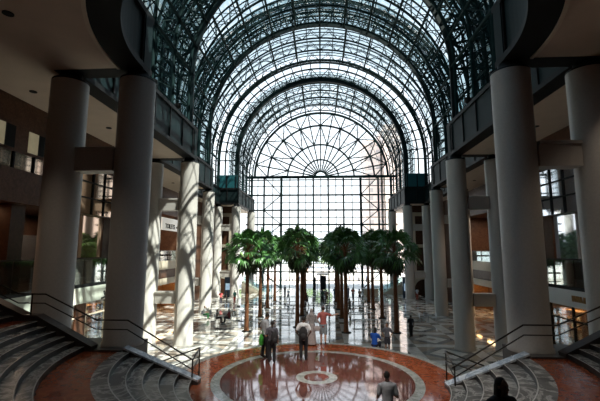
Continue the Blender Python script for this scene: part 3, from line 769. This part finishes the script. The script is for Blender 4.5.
M['leafo']=mat('tree_leaf_light_green',(.22,.38,.10),.6,0,.3,2)
for i,(x,y,h) in enumerate(((0.5,112,9),(-4.5,125,8),(-26,118,8))):
    tree(x,y,h,f'light green leafy tree on the plaza outside, {["in the middle of the window wall","just left of the middle","behind the leftmost palms","behind the rightmost palms","right of the middle"][i]}')
# ------------------------------------------------------------------ palms
def frond(b,rd,base,az,el,L,mi):
    d=Vector((math.cos(az)*math.cos(el),math.sin(az)*math.cos(el),math.sin(el)))
    side=Vector((-math.sin(az),math.cos(az),0)); up=side.cross(d)*-1
    ro=rd.uniform(-1.0,1.0); side,up=side*math.cos(ro)+up*math.sin(ro),up*math.cos(ro)-side*math.sin(ro)
    tip=base+d*L; mid=base+d*L*.5+Vector((0,0,.05))
    b.bar(base,mid,.04,.03,1); b.bar(mid,tip,.03,.02,1)
    R=rd.uniform(1.0,1.35); n=15
    for j in range(n):
        t=-1.9+3.8*j/(n-1); rl=R*(1-.18*abs(t)/1.9)*rd.uniform(.9,1.06)
        ld=(d*math.cos(t)+side*math.sin(t))
        q=side*math.cos(t)-d*math.sin(t)
        w=.085
        p0=tip; p1=tip+ld*rl*.55+up*.04; p2=tip+ld*rl+Vector((0,0,-.30*rl-rd.uniform(0,.2)))
        fold=up*(.03 if j%2 else -.03)
        b.add([p0,p1-q*w+fold,p1+q*w-fold,p2],[(0,1,2),(1,3,2)],mi)
def palm_crown(seed):
    rd=random.Random(seed); b=MB(); base=Vector((0,0,7.0))
    N_=34
    for i in range(N_):
        az=i*2.399+rd.uniform(-.2,.2); el=math.radians(86-116*(i/N_)**1.0+rd.uniform(-6,6)); frond(b,rd,base+Vector((0,0,.25-.3*i/N_)),az,el,rd.uniform(1.2,1.65),0)
    return b
def palm_skirt(seed):
    rd=random.Random(seed+50); b=MB()
    for i in range(16):
        az=i*2.399; el=math.radians(rd.uniform(-72,-45)); frond(b,rd,Vector((0,0,6.7)),az,el,rd.uniform(.4,.6),0)
    return b
protos=[]
def palm_proto(seed):
    e=empty('palm_tree')
    b=MB(); prof=[]
    for i in range(40):
        z=.0+7.05*i/39; r=.19-.05*i/39+(.012 if i%2 else 0)+(.06*math.exp(-z*3)); prof.append((r,z))
    b.lathe(prof,14); b.build('trunk',M['trunk'],e)
    b=palm_crown(seed); b.build('crown',[M['leaf'],M['trunk']],e)
    b=palm_skirt(seed); b.build('hanging_dry_leaves',[M['leafd'],M['trunk']],e)
    b=MB(); b.lathe([(.42,0),(.42,.06),(.3,.07)],20); b.build('base_ring',M['black'],e)
    return e
protos=[palm_proto(3),palm_proto(11)]
cols=[-6.55,-2.25,2.15,6.45]; rows=[34.9,42.0,48.6,55.0]
cn=['leftmost','inner left','inner right','rightmost']; rw=['nearest','second','third','farthest']
k=0
for j,x in enumerate(cols):
    for i,y in enumerate(rows):
        if k<2: e=protos[k]
        else: e=copy_tree(protos[(i+j)%2])
        dx=random.uniform(-.12,.12); yy=y+random.uniform(-.3,.3)
        if j==1: yy+=1.6
        e.location=(x+dx,yy,0); e.rotation_euler=(0,0,random.uniform(0,6.28)); sc=random.uniform(.96,1.06); e.scale=(sc,sc,sc)
        tag(e,f'fan palm with slim brown trunk, {rw[i]} tree of the {cn[j]} row','palm tree','sixteen fan palms of the palm court'); k+=1
# ------------------------------------------------------------------ furniture
def bench_proto():
    e=empty('bench')
    b=MB(); 
    for i in range(5): b.box(-1.3,1.3,-.25+i*.1,-.18+i*.1,.43,.47)
    b.build('seat',M['white'],e)
    for x in (-1.1,1.1):
        b=MB(); b.box(x-.04,x+.04,-.22,.22,0,.04); b.box(x-.04,x+.04,-.04,.04,.04,.43); b.build('leg',M['white'],e)
    return e
bp=None
for i,(x,y,w) in enumerate(((-4.4,40.2,'left aisle, nearest'),(-4.4,44.3,'left aisle, second'),(-4.5,47.6,'left aisle, third'),(-4.4,51.5,'left aisle, farthest'),(4.3,38.6,'right aisle, nearest'),(4.3,43,'right aisle, second'),(4.3,47.5,'right aisle, third'),(4.3,52,'right aisle, farthest'),(-.2,57,'centre aisle behind the palms'))):
    if bp is None: bp=e=bench_proto()
    else: e=copy_tree(bp)
    e.location=(x,y,0); tag(e,f'white slatted bench among the palms, {w}','bench','white benches in the palm court')
def chair_proto():
    e=empty('cafe_chair')
    b=MB(); b.box(-.21,.21,-.21,.21,.43,.46); b.build('seat',M['steelgrey'],e)
    b=MB(); b.box(-.21,.21,-.22,-.19,.55,.88); b.box(-.2,-.17,-.22,-.19,.45,.9); b.box(.17,.2,-.22,-.19,.45,.9); b.build('backrest',M['steelgrey'],e)
    for x in (-.18,.18):
        for y in (-.18,.18):
            b=MB(); b.tube((x,y,.43),(x*1.15,y*1.15,0),.013,n=6); b.build('leg',M['steelgrey'],e)
    return e
def table_proto():
    e=empty('cafe_table')
    b=MB(); b.lathe([(.4,.71),(.4,.74)],28); b.build('tabletop',M['steelgrey'],e)
    b=MB(); b.lathe([(.25,0),(.25,.02),(.03,.05),(.03,.71)],16); b.build('pedestal',M['steelgrey'],e)
    return e
cp_,tp_=None,None
tabs=[(-9.6,38.2,'beside the seated pair on the left floor'),(-8.0,39.4,'just right of the seated pair'),(-9.4,43.5,'farther back on the left floor'),(10.6,40,'on the right floor near the columns'),(9.6,50,'on the right floor far back')]
for i,(x,y,w) in enumerate(tabs):
    if tp_ is None: tp_=e=table_proto()
    else: e=copy_tree(tp_)
    e.location=(x,y,0); tag(e,f'small round metal cafe table {w}','table','round cafe tables')
    for j,(dx,dy) in enumerate(((-.62,0),(.62,.05),(0,.65))):
        if cp_ is None: cp_=c=chair_proto()
        else: c=copy_tree(cp_)
        c.location=(x+dx,y+dy,0); c.rotation_euler=(0,0,math.atan2(-dy,-dx)-PI/2)
        tag(c,f'grey cafe chair, {["left","right","back"][j]} side of table {w}','chair','metal cafe chairs')
# kiosks / pylons
for i,(x,y,h,mt,lb) in enumerate(((13.0,61.0,3.1,'kiosk','dark blue information pylon at the foot of the right far columns'),(-14.6,60.6,3.0,'kiosk','dark information pylon at the foot of the left far columns'),(7.0,31.9-.5,.0,'kiosk','x'))):
    if h==0: continue
    e=empty('information_pylon',(x,y,0)); tag(e,lb,'kiosk')
    if 'kiosk' not in M: M['kiosk']=mat('dark_blue_panel',(.03,.06,.11),.3,.2,.15); M['screen']=mat('pylon_screen',(.3,.45,.6),.3,0,.3,2,emit=(.5,.7,.9),es=.35)
    b=MB(); b.box(-.5,.5,-.18,.18,0,h); b.build('body',M['kiosk'],e)
    b=MB(); b.box(-.33,.33,-.2,-.18,1.0,h-1.0); b.build('screen',M['screen'],e)
e=empty('service_desk',(7.9,63.0,0)); tag(e,'long cream service desk near the right end of the window wall','desk')
b=MB(); b.box(-1.1,1.1,-.4,.4,0,1.05); b.build('body',M['cream'],e); b=MB(); b.box(-1.2,1.2,-.5,.5,1.05,1.15); b.build('counter',M['white'],e)
def gstair(x0,dirn,lb):
    e=empty('glass_sided_stair',(x0,66,0)); tag(e,lb,'staircase')
    b=MB()
    for i in range(12): b.box(dirn*(i*.3),dirn*(12*.3),-.9,.9,i*.16,(i+1)*.16)
    b.build('steps',M['cream'],e)
    for y in (-.95,.95):
        b=MB(); b.add([(0,y,.1),(dirn*3.6,y,1.95),(dirn*3.6,y,2.95),(0,y,1.1)],[(0,1,2,3)]); b.add([(-dirn*1.3,y,.1),(0,y,.1),(0,y,1.1),(-dirn*1.3,y,1.1)],[(0,1,2,3)])
        b.build('glass_panel',M['teal'],e)
        b=MB(); b.bar((-dirn*1.3,y,1.12),(0,y,1.12),.06); b.bar((0,y,1.12),(dirn*3.6,y,2.97),.06); b.build('handrail',M['steelgrey'],e)
M['teal']=glassm('teal_glass_panel',(.62,.76,.78),.12)
gstair(10.0,1,'short stair with teal glass sides rising toward the right far columns')
gstair(-9.8,-1,'short stair with teal glass sides rising toward the left far columns')
e=empty('entrance_vestibule',(.35,72.2,0)); tag(e,'small glazed entrance vestibule with dark doors at the middle of the window wall','door')
b=MB()
for x in (-1.1,-.5,.5,1.1): b.box(x-.06,x+.06,-.8,.8,0,2.7)
b.box(-1.2,1.2,-.9,.9,2.7,2.95); b.build('frame',M['steelgrey'],e)
b=MB(); b.box(-.44,.44,-.82,-.76,.05,2.6); b.build('door_leaf',M['black'],e)
b=MB(); b.box(-1.9,-1.35,-.6,.6,0,2.2); b.build('side_panel',M['black'],e)
# floodlights on the girders
fl=None
for i,(s,y) in enumerate([(-1,18),(-1,22),(-1,26),(1,18),(1,22),(1,26),(-1,33),(1,33)]):
    if fl is None:
        e=empty('floodlight'); b=MB(); b.lathe([(.08,0),(.2,.05),(.24,.32)],16); b.build('housing',M['black'],e)
        b=MB(); b.lathe([(.01,.30),(.21,.31)],16,cap=False); b.build('lens',M['warm2'] if 'warm2' in M else M.setdefault('warm2',mat('floodlight_lens',(1,.8,.6),.4,0,0,emit=(1,.8,.6),es=1.2)),e)
        b=MB(); b.bar((-.26,0,.15),(-.26,0,-.25),.04); b.bar((.26,0,.15),(.26,0,-.25),.04); b.bar((-.26,0,-.25),(.26,0,-.25),.04); b.build('bracket',M['black'],e); fl=e
    else: e=copy_tree(fl)
    x=s*(10.4 if y<29 else 13.3)-s*.15
    e.location=(x,y,GZ1+.27); tag(e,f'round floodlight on top of the {"left" if s<0 else "right"} girder, {["nearest","second","third"][i%3] if i<6 else "farthest, in the second bay"} one','light','floodlights along the girders')
for i,(a,tx,ty) in enumerate(((225,-1.5,17.5),(252,1.6,11.5),(288,-1.5,19),(315,1.5,17.5))):  # extra fill lamps added out of view to brighten the platform and people
    a=math.radians(a); x,y=7.0*math.cos(a),14.2+7.0*math.sin(a); e=copy_tree(fl); e.location=(x,y,GZ0+.25-.5)
    tag(e,f'added fill floodlight under the curved girder above the stairs, {["first","second","third","fourth"][i]} from the left','light','floodlights along the girders')
    l=bpy.data.lights.new('fill_floodlight_beam','SPOT'); l.energy=1500; l.spot_size=.9; l.spot_blend=.7; l.color=(1,.92,.82); l.shadow_soft_size=.15
    o=bpy.data.objects.new('fill_floodlight_beam',l); COL.objects.link(o); o.location=(x,y,GZ0-.45); d=Vector((tx,ty,3.2))-o.location; o.rotation_euler=d.to_track_quat('-Z','Y').to_euler()
    e.rotation_euler=(d.to_track_quat('Z','Y')).to_euler(); e.location=o.location-d.normalized()*.4
# ------------------------------------------------------------------ people
SK=[mat('skin_light',(.55,.33,.24),.55,0,.06),mat('skin_brown',(.28,.15,.09),.55,0,.06),mat('skin_dark',(.12,.06,.04),.5,0,.06)]
_cl={}
def cloth(c):
    k=tuple(round(x,3) for x in c)
    if k not in _cl: _cl[k]=mat('cloth_%d'%len(_cl),c,.85,0,.18,14)
    return _cl[k]
def bake(b,name,m,parent,voxel,smooth=2):
    me=b.mesh('tmp'); o=bpy.data.objects.new('tmp',me); COL.objects.link(o)
    r=o.modifiers.new('r','REMESH'); r.mode='VOXEL'; r.voxel_size=voxel; r.use_smooth_shade=True
    if smooth: q=o.modifiers.new('s','SMOOTH'); q.iterations=smooth; q.factor=.5
    dg=bpy.context.evaluated_depsgraph_get(); n=bpy.data.meshes.new_from_object(o.evaluated_get(dg)); bpy.data.objects.remove(o)
    n.materials.clear(); n.materials.append(m); n.name=name
    n.polygons.foreach_set('use_smooth',[True]*len(n.polygons))
    c=bpy.data.objects.new(name,n); COL.objects.link(c); c.parent=parent; return c
def person(loc,rz,label,skin=0,hair=(.015,.012,.01),top=(.5,.5,.5),bottom=(.05,.05,.06),H=1.72,pose='stand',arms=('down','down'),sleeve='short',legs='long',hairst='short',near=True,stride=0,lean=0,headyaw=0,nod=0,dress=None,group=None,shoes=(.03,.03,.03),scarf=None,hat=None):
    k=H/1.75; e=empty('person',loc,rz); tag(e,label,'person',group); vx=.009 if near else .03
    e.scale=(k,k,k); V=Vector
    sit=pose=='sit'; pz=.11 if sit else .95
    ln=lean
    sp1=V((0,ln*.25,pz+.2)); ch=V((0,ln*.6,pz+.42)); nb=V((0,ln*.9,pz+.55)); hd=V((0,ln*1.1+.02+nod*.08,pz+.70-nod*.03))
    J={}
    for s in (-1,1):
        J['hip',s]=V((s*.09,0,pz-.04))
        if sit:
            J['knee',s]=V((s*.13,.43,pz+.02)); J['ank',s]=V((s*.13,.46,pz-.42)); J['toe',s]=V((s*.15,.62,pz-.47))
        else:
            st_=stride*s; J['knee',s]=V((s*.1,.04+st_*.5,.5)); J['ank',s]=V((s*.10,st_,.085+(.06 if st_<0 else 0))); J['toe',s]=V((s*.12,st_+.15,.035))
        J['sh',s]=V((s*.185,ln*.75,pz+.47))
        a=arms[0 if s<0 else 1]; sh=J['sh',s]
        if a=='down': J['el',s]=sh+V((s*.06,-.03,-.29)); J['wr',s]=J['el',s]+V((s*.01,.07,-.25))
        elif a=='front': J['el',s]=sh+V((s*.08,-.02,-.28)); J['wr',s]=J['el',s]+V((-s*.12,.2,.03))
        elif a=='hips': J['el',s]=sh+V((s*.13,-.05,-.26)); J['wr',s]=J['el',s]+V((-s*.1,.14,-.16))
        elif a=='point': J['el',s]=sh+V((s*.24,.12,-.08)); J['wr',s]=J['el',s]+V((s*.2,.14,.03))
        elif a=='knees': J['el',s]=sh+V((s*.06,.14,-.25)); J['wr',s]=J['el',s]+V((-s*.03,.24,-.06))
        elif a=='swingf': J['el',s]=sh+V((s*.06,.1,-.27)); J['wr',s]=J['el',s]+V((0,.2,-.15))
        elif a=='swingb': J['el',s]=sh+V((s*.06,-.13,-.26)); J['wr',s]=J['el',s]+V((0,-.08,-.24))
    b=MB()
    b.ell((0,0,pz),.155,.11,.13,18); b.cone((0,0,pz),sp1,.13,.125,16,fl=.8); b.cone(sp1,ch,.125,.15,16,fl=.75); b.cone(ch+V((-.07,0,.04)),ch+V((.07,0,.04)),.1,.1,14); b.cone(ch,nb,.1,.055,14); b.cone(nb,hd+V((0,-.02,-.05)),.052,.052,12)
    # head with face
    R=Matrix.Rotation(headyaw,3,'Z')@Matrix.Rotation(-nod*.6,3,'X'); h=lambda x,y,z: hd+R@V((x,y,z))
    b.ell(h(0,-.008,.03),.074,.092,.098,20,rot=R); b.ell(h(0,.03,-.045),.052,.055,.062,16,rot=R)
    if near:
        b.cone(h(0,.082,.02),h(0,.104,-.012),.010,.015,8); b.cone(h(-.03,.078,.045),h(.03,.078,.045),.012,.012,8); b.ell(h(0,.078,-.045),.022,.012,.012,8); b.ell(h(0,.066,-.085),.025,.02,.018,8)
        for s in (-1,1): b.ell(h(s*.077,-.005,.0),.010,.02,.03,8,rot=R)
    for s in (-1,1):
        b.cone(J['hip',s],J['knee',s],.088,.058,14); kn,an=J['knee',s],J['ank',s]; b.cone(kn,kn.lerp(an,.3),.056,.056,12); b.cone(kn.lerp(an,.3),an,.055,.036,12); b.cone(an,J['toe',s],.038,.036,10)
        b.cone(ch+V((s*.08,0,.05)),J['sh',s],.07,.058,12); b.cone(J['sh',s],J['el',s],.052,.038,12); b.cone(J['el',s],J['wr',s],.040,.026,12)
        wr=J['wr',s]; d=(wr-J['el',s]).normalized(); q=V((0,1,0)) if abs(d.z)>.6 else V((1,0,0))*s*-1
        q=(q-d*q.dot(d)).normalized(); pn=d.cross(q)
        b.cone(wr,wr+d*.075,.028,.034,10)
        if near:
            for fi,(o_,l_) in enumerate(((-.028,.06),(-.009,.075),(.010,.07),(.028,.055))):
                p0=wr+d*.085+q*o_; p1=p0+d*l_*.55; p2=p1+(d*.8+pn*.55*s).normalized()*l_*.55
                b.cone(p0,p1,.0105,.0098,6); b.cone(p1,p2,.0098,.0088,6)
            p0=wr+d*.03+q*.03; p1=p0+(d*.6+q*.8).normalized()*.045; b.cone(p0,p1,.013,.011,6); b.cone(p1,p1+d*.03,.011,.009,6)
    bake(b,'body',SK[skin],e,vx)
    # shirt
    b=MB(); c=.018
    b.cone((0,0,pz-.02),sp1,.135+c,.128+c,18,fl=.85); b.ell((0,0,pz+.02),.16+c,.115+c,.09,16); b.cone(sp1,ch,.128+c,.155+c,18,fl=.78); b.cone(ch+V((-.07,0,.04)),ch+V((.07,0,.04)),.1+c,.1+c,14); b.cone(ch,nb-V((0,0,.03)),.1+c,.06,14)
    for s in (-1,1):
        b.cone(ch+V((s*.08,0,.05)),J['sh',s],.07+c,.058+c,12); el=J['el',s]
        if sleeve=='long': b.cone(J['sh',s],el,.055+c,.042+c,12); b.cone(el,J['wr',s],.042+c,.03+c,12)
        elif sleeve=='short': b.cone(J['sh',s],J['sh',s].lerp(el,.62),.055+c,.052+c,12)
    bake(b,'shirt',cloth(top),e,.016 if near else .035)
    b=MB(); c=.016
    if dress is None:
        b.ell((0,0,pz-.02),.16+c,.118+c,.12,16)
        for s in (-1,1):
            kn,an=J['knee',s],J['ank',s]
            if legs=='long': b.cone(J['hip',s],kn,.09+c,.064+c,12); b.cone(kn,an,.064+c,.052+c,12)
            else: b.cone(J['hip',s],J['hip',s].lerp(kn,.9),.092+c,.078+c,12)
        bake(b,'trousers' if legs=='long' else 'shorts',cloth(bottom),e,.016 if near else .035)
    else:
        pr=[(.17,pz+.12),(.19,pz-.05),(.2,.6),(.23,.25),(.26,.06)]
        b.lathe(pr,24); bake(b,'long_skirt',cloth(dress),e,.02)
    b=MB()
    for s in (-1,1): b.cone(J['ank',s]+V((0,-.02,-.03)),J['toe',s]+V((0,.03,0)),.045,.042,10)
    bake(b,'shoes',cloth(shoes),e,.016 if near else .035)
    # hair
    b=MB()
    if scarf:
        b.ell(h(0,-.02,.03),.092,.108,.118,18,rot=R); b.cone(h(0,-.03,-.04),nb+V((0,-.02,-.03)),.09,.15,16); bake(b,'headscarf',cloth(scarf),e,.014)
    else:
        b.ell(h(0,-.026,.045),.083,.092,.095,18,rot=R)
        if hairst=='long': b.cone(h(0,-.05,0),h(0,-.075,-.2),.08,.07,12); b.cone(h(-.05,-.03,0),h(-.06,-.04,-.16),.04,.03,8); b.cone(h(.05,-.03,0),h(.06,-.04,-.16),.04,.03,8)
        if hairst=='bun': b.ell(h(0,-.11,.09),.045,.045,.045,10)
        if hairst=='tail': b.cone(h(0,-.1,.04),h(0,-.12,-.15),.03,.02,8)
        bake(b,'hair',cloth(hair),e,.012 if near else .03)
    if hat:
        b=MB(); b.ell(h(0,-.01,.075),.09,.102,.07,18,rot=R); b.cone(h(0,.09,.055),h(0,.14,.045),.05,.05,10,fl=.3); bake(b,'cap',cloth(hat),e,.012)
    if near:
        b=MB()
        for s in (-1,1): b.ell(h(s*.03,.076,.02),.012,.008,.007,8)
        b.build('eyes',cloth((.03,.02,.02)),e)
        b=MB(); b.ell(h(0,.091,-.046),.02,.005,.006,8); b.build('mouth',cloth((.35,.12,.1)),e)
    return e
def backpack(loc,rz,label,c=(.02,.02,.022),sc=1):
    e=empty('backpack',loc,rz); e.scale=(sc,sc,sc); tag(e,label,'backpack')
    b=MB(); b.ell((0,0,.24),.165,.1,.26,18); b.box(-.12,.12,-.05,.05,.02,.35); bake(b,'bag',cloth(c),e,.016)
    b=MB(); b.ell((0,-.1,.16),.1,.04,.1,12); bake(b,'front_pocket',cloth(tuple(x*1.5 for x in c)),e,.014)
    for s in (-1,1):
        b=MB(); b.sweep([(s*.09,.08,.46),(s*.1,.16,.5),(s*.11,.27,.46),(s*.12,.31,.3),(s*.13,.25,.12),(s*.12,.1,.04)],.018,6); b.build('strap',cloth(c),e)
f2=2.5
person((-2.38,16.85,f2),-.9,'standing person in a light grey shirt and dark trousers, head bowed toward a companion',1,top=(.42,.44,.47),bottom=(.02,.02,.025),H=1.84,arms=('front','front'),nod=1,stride=.06)
e=empty('green_bag',(-2.50,16.68,f2+.62),-.3); tag(e,'bright green bag hanging at the hip of the bowed person','bag')
b=MB(); b.ell((0,0,.17),.11,.06,.24,14); b.box(-.09,.09,-.045,.045,-.02,.28); bake(b,'pouch',cloth((.06,.42,.05)),e,.014); b=MB(); b.sweep([(-.07,0,.36),(-.06,.02,.5),(.0,.03,.56),(.06,.02,.5),(.07,0,.36)],.012,6); b.build('handle',cloth((.04,.3,.04)),e)
person((-1.98,16.15,f2),0.1,'person in a dark grey top standing beside the bowed companion, backpack on the right',1,top=(.10,.10,.12),bottom=(.015,.015,.018),H=1.64,hairst='tail',arms=('front','down'),stride=.09)
backpack((-1.86,15.92,f2+.82),.35,'black backpack carried by the person in the dark grey top',sc=.95)
person((-.72,16.7,f2),0,'person in white t-shirt and black trousers standing alone on the round platform',2,top=(.75,.76,.78),bottom=(.012,.012,.015),H=1.74,arms=('hips','hips'),stride=.05)
backpack((-.72,16.50,f2+.86),0,'large black backpack worn over the white t-shirt',sc=1.1)
person((-.45,19.3,f2),-.15,'woman in a grey headscarf and long grey dress, standing at the platform edge',0,top=(.30,.29,.29),bottom=(.3,.3,.3),H=1.68,sleeve='long',dress=(.36,.33,.33),scarf=(.28,.26,.26),arms=('down','front'))
e=empty('shoulder_bag',(-.18,19.15,f2+.72),0); tag(e,'pale shoulder bag on the right side of the woman in grey','bag')
b=MB(); b.ell((0,0,.1),.17,.07,.13,14); b.box(-.13,.13,-.05,.05,-.01,.15); bake(b,'pouch',cloth((.42,.38,.38)),e,.014); b=MB(); b.sweep([(-.13,0,.15),(-.12,.02,.4),(-.06,.05,.68),(.02,.06,.6),(.12,.02,.3),(.13,0,.15)],.012,6); b.build('strap',cloth((.2,.17,.17)),e)
person((.12,19.4,f2),0,'man in a faded red shirt, cap and pale blue shorts, right arm reaching out',0,top=(.38,.11,.10),bottom=(.26,.33,.37),H=1.78,legs='short',arms=('hips','point'),hat=(.09,.05,.05),stride=-.06,shoes=(.1,.07,.06))
person((2.75,20.7,2.16),-.5,'seated person in a bright blue shirt at the far edge of the platform',1,top=(.01,.08,.42),bottom=(.02,.02,.04),H=1.7,pose='sit',lean=.12,hairst='long',arms=('knees','knees'))
person((3.45,20.95,1.83),2.9,'child in a dark grey shirt standing beside the seated person in blue',1,top=(.11,.11,.13),bottom=(.03,.03,.04),H=1.42,legs='short',arms=('hips','hips'),shoes=(.4,.12,.16),stride=.08)
person((1.62,9.85,2.5),.05,'person in a grey t-shirt with short black hair, lowest on the platform',2,top=(.42,.43,.47),H=1.58,arms=('front','front'),lean=.03,bottom=(.04,.04,.05))
person((2.62,6.05,3.5),PI+.3,'person with long dark hair in black, coming up the steps low in the right corner',1,top=(.012,.012,.014),H=1.66,hairst='long',arms=('down','down'),stride=.1,lean=.05,headyaw=.2,sleeve='long')
person((7.4,33.2,0),.2,'person in black walking alone on the right floor, left of the columns',2,top=(.015,.015,.02),bottom=(.01,.01,.012),H=1.74,arms=('front','down'),stride=.12)
# smaller people, farther away
FP=[((-12.1,40.2,.45),-1.6,'sit',(.8,.8,.8),(.05,.22,.08),'seated person in white with green trousers at the left column foot',1.7),
 ((-10.22,38.2,.45),-PI/2,'sit',(.22,.25,.28),(.03,.03,.04),'person in grey seated at the left cafe table',1.72),
 ((-8.98,38.25,.45),PI/2,'sit',(.14,.02,.03),(.02,.02,.03),'person in dark red seated opposite at the left cafe table',1.74),
 ((-13.4,51.8,0),.3,'walk',(.65,.12,.12),(.05,.05,.07),'person in a red top bending forward near the left arch',1.65),
 ((-12.7,52.4,0),1.5,'stand',(.03,.03,.04),(.03,.03,.03),'small dark clothed figure in the middle of the group near the left arch',1.6),
 ((-11.6,52.2,0),.9,'stand',(.06,.2,.17),(.6,.08,.06),'person in a teal top and red shorts near the left arch',1.75),
 ((-6.9,49.8,0),2.4,'walk',(.02,.02,.03),(.01,.01,.02),'person in black striding between the left palms',1.75),
 ((-7.8,57.2,0),.2,'stand',(.05,.05,.08),(.03,.03,.05),'dark figure standing behind the left palms',1.75),
 ((-5.6,60.5,0),1.0,'stand',(.02,.03,.05),(.02,.02,.03),'dark figure by the window wall left of the centre aisle',1.75),
 ((-4.7,55.8,0),2.1,'walk',(.06,.08,.12),(.03,.04,.07),'person in navy walking up the centre aisle on its left',1.65),
 ((.15,53.5,0),0,'stand',(.05,.11,.08),(.03,.03,.03),'person in a dark green shirt in the centre aisle',1.8),
 ((.75,54.2,0),.4,'stand',(.4,.26,.2),(.12,.06,.05),'person in tan beside the green shirt in the centre aisle',1.68),
 ((2.0,58.3,0),.1,'walk',(.1,.25,.45),(.05,.12,.2),'person in light blue near the entrance vestibule',1.7),
 ((4.6,57.3,0),.2,'walk',(.4,.08,.05),(.05,.05,.08),'person in a rust red top right of the inner right palms',1.75),
 ((5.4,55.5,0),-.4,'walk',(.3,.2,.15),(.02,.02,.03),'person in tan and black right of the inner right palms',1.7),
 ((4.1,59.6,0),.9,'stand',(.1,.16,.25),(.08,.1,.2),'figure in blue jeans behind the inner right palms',1.72),
 ((13.9,57.8,0),.3,'stand',(.4,.5,.62),(.25,.06,.05),'person in pale blue at the foot of the far right columns',1.72),
 ((-3.2,64.5,0),1.4,'stand',(.5,.45,.4),(.2,.1,.1),'small figure in beige near the window wall, left of centre',1.7),
 ((-1.8,50.2,0),2.0,'walk',(.06,.06,.07),(.03,.03,.03),'dark figure beside the inner left palms',1.7),
 ((3.3,45.6,0),1.2,'walk',(.2,.2,.2),(.05,.05,.05),'grey clothed figure between the inner right palms',1.6)]
for i,(p,rz,ps,tp,bt,lb,H) in enumerate(FP):
    person(p,rz,lb,i%3,top=tp,bottom=bt,H=H,pose='sit' if ps=='sit' else 'stand',near=False,stride=.2 if ps=='walk' else 0,arms=('swingf','swingb') if ps=='walk' else ('knees','knees') if ps=='sit' else ('down','front'),lean=.3 if 'bending' in lb else .05,hairst='long' if i%3==1 else 'short')
c=copy_tree(cp_); c.location=(-12.1,40.2,0); c.rotation_euler=(0,0,-1.6); tag(c,'grey metal cafe chair under the seated person in white at the left column','chair','metal cafe chairs')
OUTP=[]
rd=random.Random(4); base=[person((-9.5,84,0),1.2,'x',0,top=(.45,.1,.1),bottom=(.1,.1,.15),near=False,stride=.2),person((-6,86,0),-1.2,'x',1,top=(.5,.5,.55),bottom=(.15,.15,.2),near=False,stride=.15),person((-3,83,0),0,'x',1,top=(.1,.15,.3),bottom=(.1,.1,.1),near=False)]
xs=[-9.5,-6.0,-3.2,-11.5,-7.6,-4.6,-1.4,2.8,4.4,6.1,7.7,9.6,11.2,-.3,3.6,5.3]
an=['crimson','pale grey','navy']
for i,x in enumerate(xs):
    e=base[i] if i<3 else copy_tree(base[i%3]); y=82+rd.uniform(0,9); e.location=(x*1.05,y,-.02); e.rotation_euler=(0,0,rd.uniform(0,6))
    tag(e,f'tiny figure in {an[i%3]} outside beyond the window wall, {["second","fourth","sixth","first","third","fifth","eighth","ninth","eleventh","thirteenth","fourteenth","fifteenth","sixteenth","seventh","tenth","twelfth"][i]} from the left'.replace('  ',' '),'person','people outside the window wall')
# ------------------------------------------------------------------ light
w=bpy.data.worlds.new('World'); S.world=w; w.use_nodes=True; nt=w.node_tree; bg=nt.nodes['Background']
tc=N(nt,'ShaderNodeTexCoord'); sp=N(nt,'ShaderNodeSeparateXYZ'); nt.links.new(tc.outputs['Generated'],sp.inputs[0])
c=ramp(nt,sp.outputs[2],[(0,(.95,.98,1)),(.4,(.80,.88,.98)),(.62,(.46,.57,.68))])
nt.links.new(c,bg.inputs[0]); bg.inputs[1].default_value=1.45
l=bpy.data.lights.new('sun','SUN'); l.energy=10.5; l.angle=.006; l.color=(1,.93,.82); o=bpy.data.objects.new('sun',l); COL.objects.link(o)
dv=Vector((.6,-.28,1)).normalized(); o.rotation_euler=dv.to_track_quat('Z','Y').to_euler(); o.location=(30,-10,60)
S.view_settings.view_transform='Standard'; S.view_settings.look='None'; S.view_settings.exposure=.45; S.view_settings.gamma=1
S.view_settings.use_curve_mapping=False
cy_=S.cycles; cy_.max_bounces=7; cy_.diffuse_bounces=3; cy_.glossy_bounces=3; cy_.transparent_max_bounces=10; cy_.caustics_reflective=False; cy_.caustics_refractive=False; cy_.sample_clamp_indirect=6
cy_.use_denoising=True
